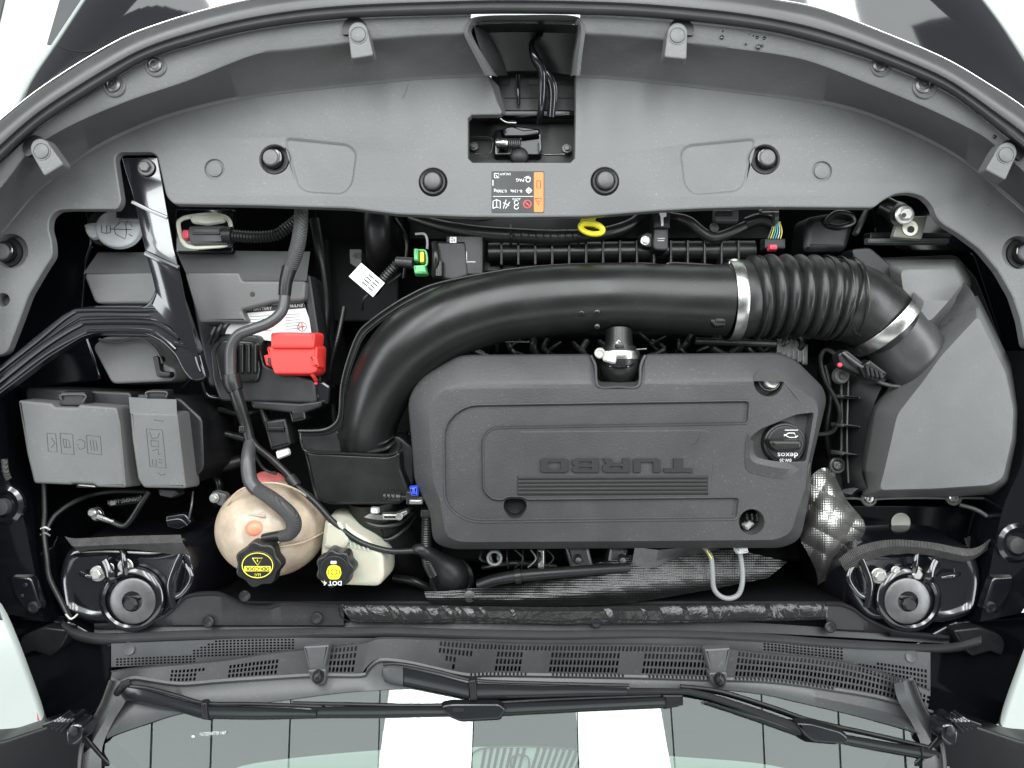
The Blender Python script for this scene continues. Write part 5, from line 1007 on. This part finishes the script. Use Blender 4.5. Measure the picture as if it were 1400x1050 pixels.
q('sheet_edge', 'stamped', bt, tube, [(463, 827, -.042), (480, 850, -.04), (600, 851, -.041), (640, 848, -.04), (760, 853, -.041), (815, 851, -.038), (900, 852, -.041), (1040, 848, -.041), (1131, 846, -.042)], 1, 6)
q('lower_ledge', 'dark', bt, loft, [[(129, 856, -.06), (400, 852, -.06), (700, 850, -.06), (1000, 850, -.06), (1298, 872, -.06)], [(129, 866, -.055), (400, 862, -.055), (700, 862, -.055), (1000, 864, -.055), (1298, 880, -.055)]], 40)
for x, y in ((285, 850), (433, 845), (335, 815), (1135, 857), (815, 850)): lat('panel_plug', 'dark', bt, x, y, -.046, [(8, 0), (8, 2), (6.5, 3.4), (3.5, 3), (.01, 2)], 20)
g = G(); SL = [[(86, 847), (100, 858), (144, 866), (250, 862), (400, 859), (520, 857), (640, 860), (760, 862), (900, 861), (1040, 866), (1168, 876), (1290, 880), (1342, 868)], [(84, 856), (100, 868), (146, 876), (250, 872), (400, 870), (520, 867), (640, 871), (760, 873), (900, 871), (1040, 876), (1168, 886), (1292, 888), (1342, 880)], [(90, 866), (108, 877), (150, 882), (250, 878), (400, 876), (520, 873), (640, 877), (760, 878), (900, 875), (1040, 881), (1168, 890), (1290, 893), (1338, 885)]]
loft(g, [z3(SL[0], -.055), [(a, b + 1, -.04) for a, b in SL[0]], [(a, b - 2, -.030) for a, b in SL[1]], [(a, b, -.031) for a, b in SL[1]], [(a, b - 1, -.040) for a, b in SL[2]], z3(SL[2], -.06)], 90); put('rubber_seal', g, 'seal', bt, 60)
q('trim_rib', 'cowl', bt, tube, [(144, 868, -.044), (400, 864, -.044), (700, 866, -.044), (1000, 868, -.044), (1290, 884, -.044)], 1.1, 6)

# ================= COWL GRILLE =================
cg = thing('cowl_grille', 'dark plastic cowl panel with rows of square vent holes below the windscreen edge', 'cowl grille', 700, 905, -.06)
def curve_y(c, x):
    for (x0, y0), (x1, y1) in zip(c[:-1], c[1:]):
        if x0 <= x <= x1: return y0 + (y1 - y0) * (x - x0) / (x1 - x0)
    return c[0][1] if x < c[0][0] else c[-1][1]
def sc_(c): return [(v.x, v.y) for v in cr(c, 8)]
def grille(name, m, top, bot, x0, x1, pitch, nrow, zt, zb, ishole, barx=.42, bary=.36, th=.004, shear=0):
    T_ = sc_(top); B_ = sc_(bot); n = int((x1 - x0) / pitch); g = G()
    xs_ = []
    for i in range(n): xs_ += [x0 + i * pitch, x0 + (i + barx) * pitch]
    xs_.append(x0 + n * pitch)
    vs = [0.0]
    for j in range(nrow): vs += [(j + bary) / (nrow + bary), (j + 1) / (nrow + bary)]
    vs.append(1.0); vs = sorted(set(round(v, 6) for v in vs))
    def pt(i, j, dz=0):
        x = xs_[i]; v = vs[j]; yt = curve_y(T_, x); yb = curve_y(B_, x); return P(x + shear * (v - .5) * (yb - yt), yt + (yb - yt) * v, zt + (zb - zt) * v + dz)
    NX, NY = len(xs_), len(vs)
    idx = g.add([pt(i, j) for j in range(NY) for i in range(NX)]); low = g.add([pt(i, j, -th) for j in range(NY) for i in range(NX)])
    hl = set()
    for j in range(NY - 1):
        for i in range(NX - 1):
            if i % 2 == 1 and j % 2 == 1 and ishole(xs_[i], (j - 1) // 2): hl.add((i, j))
    for j in range(NY - 1):
        for i in range(NX - 1):
            a, b, c_, d = j * NX + i, j * NX + i + 1, (j + 1) * NX + i + 1, (j + 1) * NX + i
            if (i, j) in hl:
                for u, w_ in ((a, b), (b, c_), (c_, d), (d, a)): g.f.append((idx[u], idx[w_], low[w_], low[u]))
            else: g.f.append((idx[a], idx[b], idx[c_], idx[d]))
    return put(name, g, m, cg, 30, recalc=False)
At = [(152, 880), (250, 876), (400, 872), (700, 874), (1000, 872), (1100, 880), (1180, 886), (1272, 892)]
Ab = [(152, 912), (250, 908), (400, 904), (700, 905), (1000, 905), (1100, 912), (1180, 928), (1272, 952)]
def holeA(x, r):
    f = r / 8
    if x < 420: return (x > 154 and r >= 5 and x < 265) or (x > 262 - 0 * r and x < 400 and 0 <= r < 6 and x > 290 - r * 10)
    if x > 1000: return (x < 1150 and r < 3 + (x - 1000) / 90 and x > 1040) or (x > 1196 and r >= 3 and x < 1268) or (x > 1170 and r >= 4 and x < 1268)
    return False
grille('front_mesh', 'wgrey', At, Ab, 152, 1272, 5.0, 8, -.035, -.038, holeA, .38, .4)
Bt = [(152, 918), (200, 912), (260, 907), (310, 902), (360, 894), (420, 887), (494, 879), (510, 874), (530, 872), (600, 874), (700, 879), (800, 880), (900, 881), (968, 883), (1040, 892), (1143, 903), (1220, 924), (1271, 944)]
Bb = [(152, 934), (180, 925), (200, 927), (246, 933), (300, 929), (360, 925), (430, 921), (494, 921), (502, 914), (512, 904), (525, 900), (560, 904), (600, 913), (641, 921), (680, 920), (860, 923), (968, 926), (1040, 928), (1090, 933), (1130, 939), (1200, 951), (1271, 970)]
def holeB(x, r):
    if x < 232: return False
    if x < 268: return r in (1, 2, 3) 
    if x < 280: return r == 1
    if x < 309: return False
    if x < 378: return r in (1, 2, 3)
    if x < 450: return False
    if x < 488: return r in (0, 1, 2, 3)
    if x < 598: return False
    if x < 645: return r == 0 or (r == 1 and x < 642) or (r == 2 and 606 < x < 622) or (r == 3 and 616 < x < 621)
    if x < 674: return r == 0
    if x < 712: return True
    if x < 750: return r == 0
    if x < 846: return True
    if x < 880: return r == 0 or (r == 1 and x > 876)
    if x < 966: return True
    if x < 1004: return False
    if x < 1240: return not (r >= 3 and x > 1225)
    return r in (1, 2)
grille('rear_mesh', 'cowl', Bt, Bb, 152, 1271, 5.3, 4, -.024, -.014, holeB, .40, .30, shear=-.15)
q('mesh_rim', 'cowl', cg, tube, [(a, b, -.024) for a, b in Bt], 1.2, 6)
Cb = [(140, 1020), (150, 1008), (200, 990), (250, 975), (320, 966), (391, 957), (470, 947), (553, 942), (640, 940), (800, 940), (960, 942), (1040, 949), (1100, 962), (1168, 978), (1230, 995), (1284, 1012)]
Bl = [(150, 936)] + Bb[1:-1] + [(1276, 972)]
BR = [(1283 if i == len(Bl) - 1 else a, b) for i, (a, b) in enumerate(Bl)]
def zg(py, t=.5):
    k = (py - 525) / 1000; return t * (k * H - .5) / (1 + t * k)
q('edge_strip', 'wgrey', cg, loft, [[(a, b - .5, -.013) for a, b in Bl], [(a, b + 3, -.0105) for a, b in Bl], [(a, b + 5, -.012) for a, b in Bl], [(a, (b + 6), -.016) for a, b in Bl]], 160)
g = G(); n = 160; U = [(v.x, v.y) for v in cr([(a, b + 4) for a, b in Bl], 8)]; V = [(v.x, v.y) for v in cr(Cb, 8)]
ra_ = []; rb_ = []; rc_ = []
for i in range(n):
    x = 146 + (1282 - 146) * i / (n - 1); yu = curve_y(U, x); yv = max(curve_y(V, x), yu + 1); ra_.append(P(x, yu, -.016)); rb_.append(P(x, (yu + yv) / 2, -.012)); rc_.append(P(x, yv, zg(yv) + .004))
a_, b_, c_ = g.add(ra_), g.add(rb_), g.add(rc_); g.bridge(a_, b_, False); g.bridge(b_, c_, False); put('lower_apron', g, 'wgrey', cg, 50)
# tiny slots in the bright lip
g = G()
for x0, x1 in ((643, 720), (755, 852), (887, 968), (1005, 1138)):
    x = x0
    while x < x1:
        y = curve_y(sc_(Bl), x) + 1.5; stack(g, W([(x, y - 1.1), (x + 2.4, y - 1.1), (x + 2.4, y + 1.2), (x, y + 1.2)], -.0098), [(0, -.014), (0, -.0098)]); x += 5.3
put('lip_slots', g, 'ink', cg, kind='stuff')
for x, y in ((434, 922), (983, 926)):
    q('clip_tab', 'wgrey', cg, molded, rnd([(x - 20, y - 38), (x + 16, y - 40), (x + 10, y - 6), (x - 12, y - 6)], 3), -.008, .012, .003)
    q('clip_seat', 'wgrey', cg, molded, rnd([(x - 14, y - 6), (x + 12, y - 7), (x + 10, y + 14), (x - 2, y + 16), (x - 10, y + 8)], 4), -.003, .012, .003)
    q('clip_knob', 'dark', cg, ball, x + 1, y + 3, .002, 8, .011, 18, 10, ry=9.5, ang=60); q('clip_fin', 'dark', cg, tube, [(x + 3, y - 5, .008), (x + 1, y + 3, .013), (x - 1, y + 11, .006)], 1.6, 8)
for x, y in ((176, 887), (1246, 897)): lat('moulded_dimple', 'wgrey', cg, x, y, -.035, [(9, 0), (8, 1.5), (6, 1), (.01, .6)], 20)
# ================= WINDSCREEN =================
ws = thing('windscreen', 'sloping windscreen glass reflecting ceiling panels at the bottom', 'windscreen', 700, 1020, 0)
g = G(); rows = []; CV = sc_(Cb)
for j in range(10):
    row = []
    for i in range(61):
        f = i / 60; y0 = curve_y(CV, 138 + 1148 * f) - 3; b0 = P(138 + 1148 * f, y0, zg(y0)); x1 = -.70 + 1.40 * f; k = j / 9
        x = b0.x + (x1 - b0.x) * k; y = b0.y + (-1.0 - b0.y) * k; row.append(Vector((x, y, (-.5 - y) * .5)))
    rows.append(g.add(row))
for a, b in zip(rows[:-1], rows[1:]): g.bridge(a, b, False)
put('glass', g, 'glass', ws, 60)
q('sticker_code', 'white', ws, strokes, [[(262, 1007), (266, 1006.5)]] , zg(1006) + .001, 1.6, .2); text('1G1ZD5ST7JF1469', 291, 1003, zg(1004) + .001, 4.6, 'white', ws, .07, sx=.75)
da = thing('dashboard', 'pale grey dashboard top with slatted vent seen through the windscreen', 'dashboard', 700, 1045, -.1)
dtop = [(300, 1062), (345, 1044), (500, 1027), (660, 1021), (790, 1024), (920, 1034), (1040, 1044), (1120, 1062)]
g = G(); loft(g, [z3(dtop, -.03), [(a, b + 4, -.028) for a, b in dtop], [(a * 1.1 - 70, b + 120, -.02) for a, b in dtop]], 50); put('top_pad', g, 'dash', da)
for k in range(16): q('vent_slat', 'grey', da, molded, [(662 + k * 9 + (k > 6) * 10, 1028), (664 + k * 9 + (k > 6) * 10, 1028), (658 + k * 8.4 + (k > 6) * 10, 1060), (656 + k * 8.4 + (k > 6) * 10, 1060)], -.02, .01, .0005)
q('vent_frame', 'grey', da, tube, [(650, 1070, -.02), (656, 1024, -.022), (800, 1028, -.022), (812, 1070, -.02)], 1.2, 6)
q('vent_frame', 'grey', da, tube, [(700, 1070, -.018), (700, 1036, -.018), (722, 1036, -.018), (722, 1070, -.018)], 1.2, 6)
g = G(); stack(g, W([(100, 900), (1300, 900), (1350, 1300), (50, 1300)], -.15), [(0, -.2), (0, -.15)]); put('footwell', g, 'deep', da)
# ceiling rails seen mirrored in the glass
cl = thing('ceiling_grid', 'thin dark ceiling rails mirrored as lines in the windscreen', 'ceiling rails', 700, 100, 2.1)
cl.location = (0, 1.5, CZ - .03)
def mirror_hit(px, py):
    p = P(px, py, zg(py)); d = p - Vector((0, 0, H)); nn = Vector((0, .4472, .8944)); r_ = d - 2 * d.dot(nn) * nn; return p + r_ * ((CZ - .03 - p.z) / r_.z)
for px, lean in ((208, -3), (290, -3), (397, -3), (519, -2), (648, -3), (789, 2), (917, 6), (1042, 4), (1146, 4), (1234, 5)):
    a = mirror_hit(px, 960); b = mirror_hit(px + lean, 1046); u = (a - b) / (a.y - b.y); a = b + u * (2.2 - b.y); b = b + u * (.30 - b.y); e = Vector((.0022, 0, 0))
    g = G(); stack(g, [b - e, b + e, a + e, a - e], [(0, CZ - .03), (0, CZ - .012)]); g.cap([list(range(4))], False); put('rail', g, 'ink', cl)

# ================= WIPERS =================
def arm_loft(g, sec, h):
    """sec [(x, ytop, ybot, z)]: bevelled bar between two edges"""
    rows = []
    def row(f, dz): return g.add([P(a, t + (b - t) * f, z + dz) for a, t, b, z in sec])
    R_ = [row(0, -h), row(.0, -.0035), row(.1, -.0004), row(.3, 0), row(.7, -.0008), row(.88, -.0025), row(1, -.006), row(1, -h)]
    for a, b in zip(R_[:-1], R_[1:]): g.bridge(a, b, False)
    g.f.append(tuple(r[0] for r in R_)); g.f.append(tuple(r[-1] for r in R_))
w1 = thing('wiper', 'wiper pivoting at lower left with its blade reaching the centre of the windscreen', 'wiper', 178, 955, 0, 'windscreen wipers')
q('arm', 'wiper', w1, arm_loft, [(167, 945, 953, .006), (174, 938, 960, .010), (195, 941, 964, .013), (240, 954, 972, .016), (277, 964, 983, .018)], .012)
q('arm_joint', 'dark', w1, molded, rnd([(274, 962), (282, 961), (284, 984), (277, 985)], 2), .021, .01, .002)
q('arm', 'wiper', w1, arm_loft, [(282, 965, 983, .018), (350, 966, 984, .020), (400, 968, 983, .022), (432, 971, 982, .023)], .010)
q('arm_edge', 'rubber', w1, tube, [(172, 938, .004), (200, 940, .008), (240, 950, .010), (280, 961, .012), (340, 962, .013), (400, 964, .013), (440, 966, .013)], 2.4, 8)
q('blade', 'wiper', w1, arm_loft, [(425, 966, 982, .018), (520, 965, 982, .018), (607, 965, 980, .018), (690, 961, 979, .018), (800, 957, 973, .017), (909, 952, 968, .016), (934, 952, 964, .014)], .012)
q('blade_rubber', 'rubber', w1, tube, [(400, 961, .004), (500, 963, .004), (600, 964, .004), (760, 956, .004), (930, 950, .004)], 2.5, 8)
q('blade_joint', 'wiper', w1, molded, rnd([(603, 966), (616, 963), (682, 963), (692, 971), (684, 984), (628, 987), (612, 980)], 4), .028, .012, .003); q('joint_slot', 'ink', w1, flat, rect(619, 968, 634, 973, 1), .0285, .0002)
q('end_cap', 'dark', w1, molded, rnd([(906, 951), (934, 951), (934, 965), (912, 969)], 2), .018, .012, .002)
q('pivot', 'rubber', w1, tube, [(160, 948, .004), (167, 938, .008), (178, 932, .004)], 5, 10)
w2 = thing('wiper', 'wiper pivoting at centre with its blade reaching the lower right corner', 'wiper', 535, 922, 0, 'windscreen wipers')
q('arm', 'wiper', w2, arm_loft, [(522, 916, 924, .006), (526, 911, 932, .012), (550, 912, 938, .016), (600, 923, 948, .018), (641, 934, 957, .020)], .014)
q('pivot_cap', 'wgrey', w2, arm_loft, [(523, 913, 926, .013), (530, 910, 934, .018), (551, 912, 938, .019)], .014)
q('arm_joint', 'dark', w2, molded, rnd([(641, 931), (650, 930), (652, 958), (643, 958)], 2), .024, .012, .002)
q('arm', 'wiper', w2, arm_loft, [(648, 934, 957, .020), (740, 937, 954, .026), (800, 938, 952, .028), (857, 940, 951, .028)], .010)
q('blade_rail', 'dark', w2, arm_loft, [(850, 941, 951, .024), (900, 941, 950, .022), (940, 941, 950, .020), (970, 947, 957, .019), (1010, 960, 971, .022), (1060, 977, 992, .028), (1095, 990, 1006, .034)], .012)
q('arm_edge', 'rubber', w2, tube, [(524, 908, .006), (550, 908, .010), (600, 918, .012), (650, 930, .014), (740, 934, .016), (860, 937, .016)], 2.4, 8)
q('blade_rubber', 'rubber', w2, tube, [(930, 938, .004), (985, 945, .004), (1060, 968, .014), (1110, 985, .021), (1200, 1005, .029), (1285, 1025, .037)], 2.8, 8)
q('blade', 'wiper', w2, arm_loft, [(963, 958, 962, .012), (1000, 968, 974, .018), (1040, 977, 988, .024), (1090, 993, 1006, .032)], .012)
q('blade_joint', 'wiper', w2, molded, rnd([(1089, 989), (1110, 990), (1150, 1001), (1161, 1009), (1156, 1019), (1112, 1015), (1100, 1006)], 4), .042, .014, .003)
q('blade', 'wiper', w2, arm_loft, [(1156, 1004, 1018, .036), (1200, 1012, 1027, .040), (1262, 1022, 1038, .045), (1284, 1027, 1043, .046)], .012)
q('blade_seam', 'ink', w2, tube, [(1262, 1022, .0465), (1261, 1030, .0465), (1262, 1039, .042)], 1, 6)

# ================= LEFT SIDE WIRES =================
wi = thing('side_cable', 'thin black cable clipped down the left side beside the fuse box', 'cable', 62, 700, -.06)
q('cable', 'rubber', wi, tube, [(60, 660, -.06), (61, 700, -.055), (60, 724, -.05), (64, 760, -.04), (68, 790, -.035), (85, 825, -.03), (97, 848, -.02)], 3.4, 12, 8)
q('tie', 'pale', wi, tube, [(56, 723, -.05), (62, 721, -.044), (68, 724, -.05)], 1.3, 8); q('tie', 'gwire', wi, tube, [(56, 731, -.05), (62, 729, -.044), (68, 732, -.05)], 1.3, 8); q('tie', 'pale', wi, tube, [(89, 838, -.024), (97, 846, -.014), (106, 840, -.024)], 1.2, 8)
q('cable', 'rubber', wi, tube, [(60, 735, -.06), (75, 705, -.08), (110, 682, -.1), (150, 672, -.1), (200, 672, -.11)], 3.2, 10, 8)
ew = thing('earth_cable', 'bright crimped earth terminal on a black cable below the fuse box', 'earth cable', 140, 706, -.12)
q('cable', 'rubber', ew, tube, [(204, 672, -.09), (192, 690, -.085), (178, 712, -.085), (168, 719, -.085), (150, 712, -.088)], 4, 12, 8); q('crimp', 'steel', ew, tube, [(156, 714, -.086, 3), (144, 710, -.086, 4.5), (134, 706, -.086, 5)], 4, 10)
lat('stud', 'bolt', ew, 129, 700, -.09, [(6, -8), (6, 6), (4, 8), (.01, 8)], 14); q('lug', 'steel', ew, molded, circ(131, 704, 8, 18), -.09, .004, .001)
sp = thing('side_clip', 'black metal clip bracket between fuse box and coolant tank', 'clip', 250, 712, -.1)
q('clip_plate', 'stamped', sp, molded, rnd([(226, 706), (252, 702), (262, 714), (244, 724), (228, 720)], 3), -.09, .01, .002); q('clip_wire', 'dull', sp, tube, [(228, 712, -.088), (246, 710, -.084), (256, 718, -.088)], 1.2, 8); q('clip_post', 'dull', sp, tube, [(264, 672, -.1), (262, 692, -.09), (258, 712, -.09)], 1.5, 8)
rw = thing('side_cable', 'dark curved cable at the right side behind the air filter box', 'cable', 1360, 720, -.08)
q('cable', 'seal', rw, tube, [(1312, 690, -.09), (1335, 697, -.08), (1355, 710, -.07), (1370, 728, -.06), (1372, 750, -.05), (1364, 785, -.045), (1350, 810, -.04)], 3, 12, 8); lat('clip', 'dark', rw, 1371, 727, -.056, [(4, 0), (4, 3), (.01, 4)], 12)
# small fixings on side rails
for x, y, z in ((8, 690, -.03), (1388, 742, -.03)):
    lat('rail_boss', 'stamped', car, x, y, z, [(28, 0), (27, 4), (22, 7), (17, 6), (15, 2), (.01, 2)], 32); lat('rail_boss_pin', 'seal', car, x - 2, y + 2, z, [(12, 0), (11, 9), (.01, 11)], 24)
q('sealer', 'felt', car, tube, [(6, 628, -.025), (8, 645, -.022), (12, 655, -.025)], 4, 8)
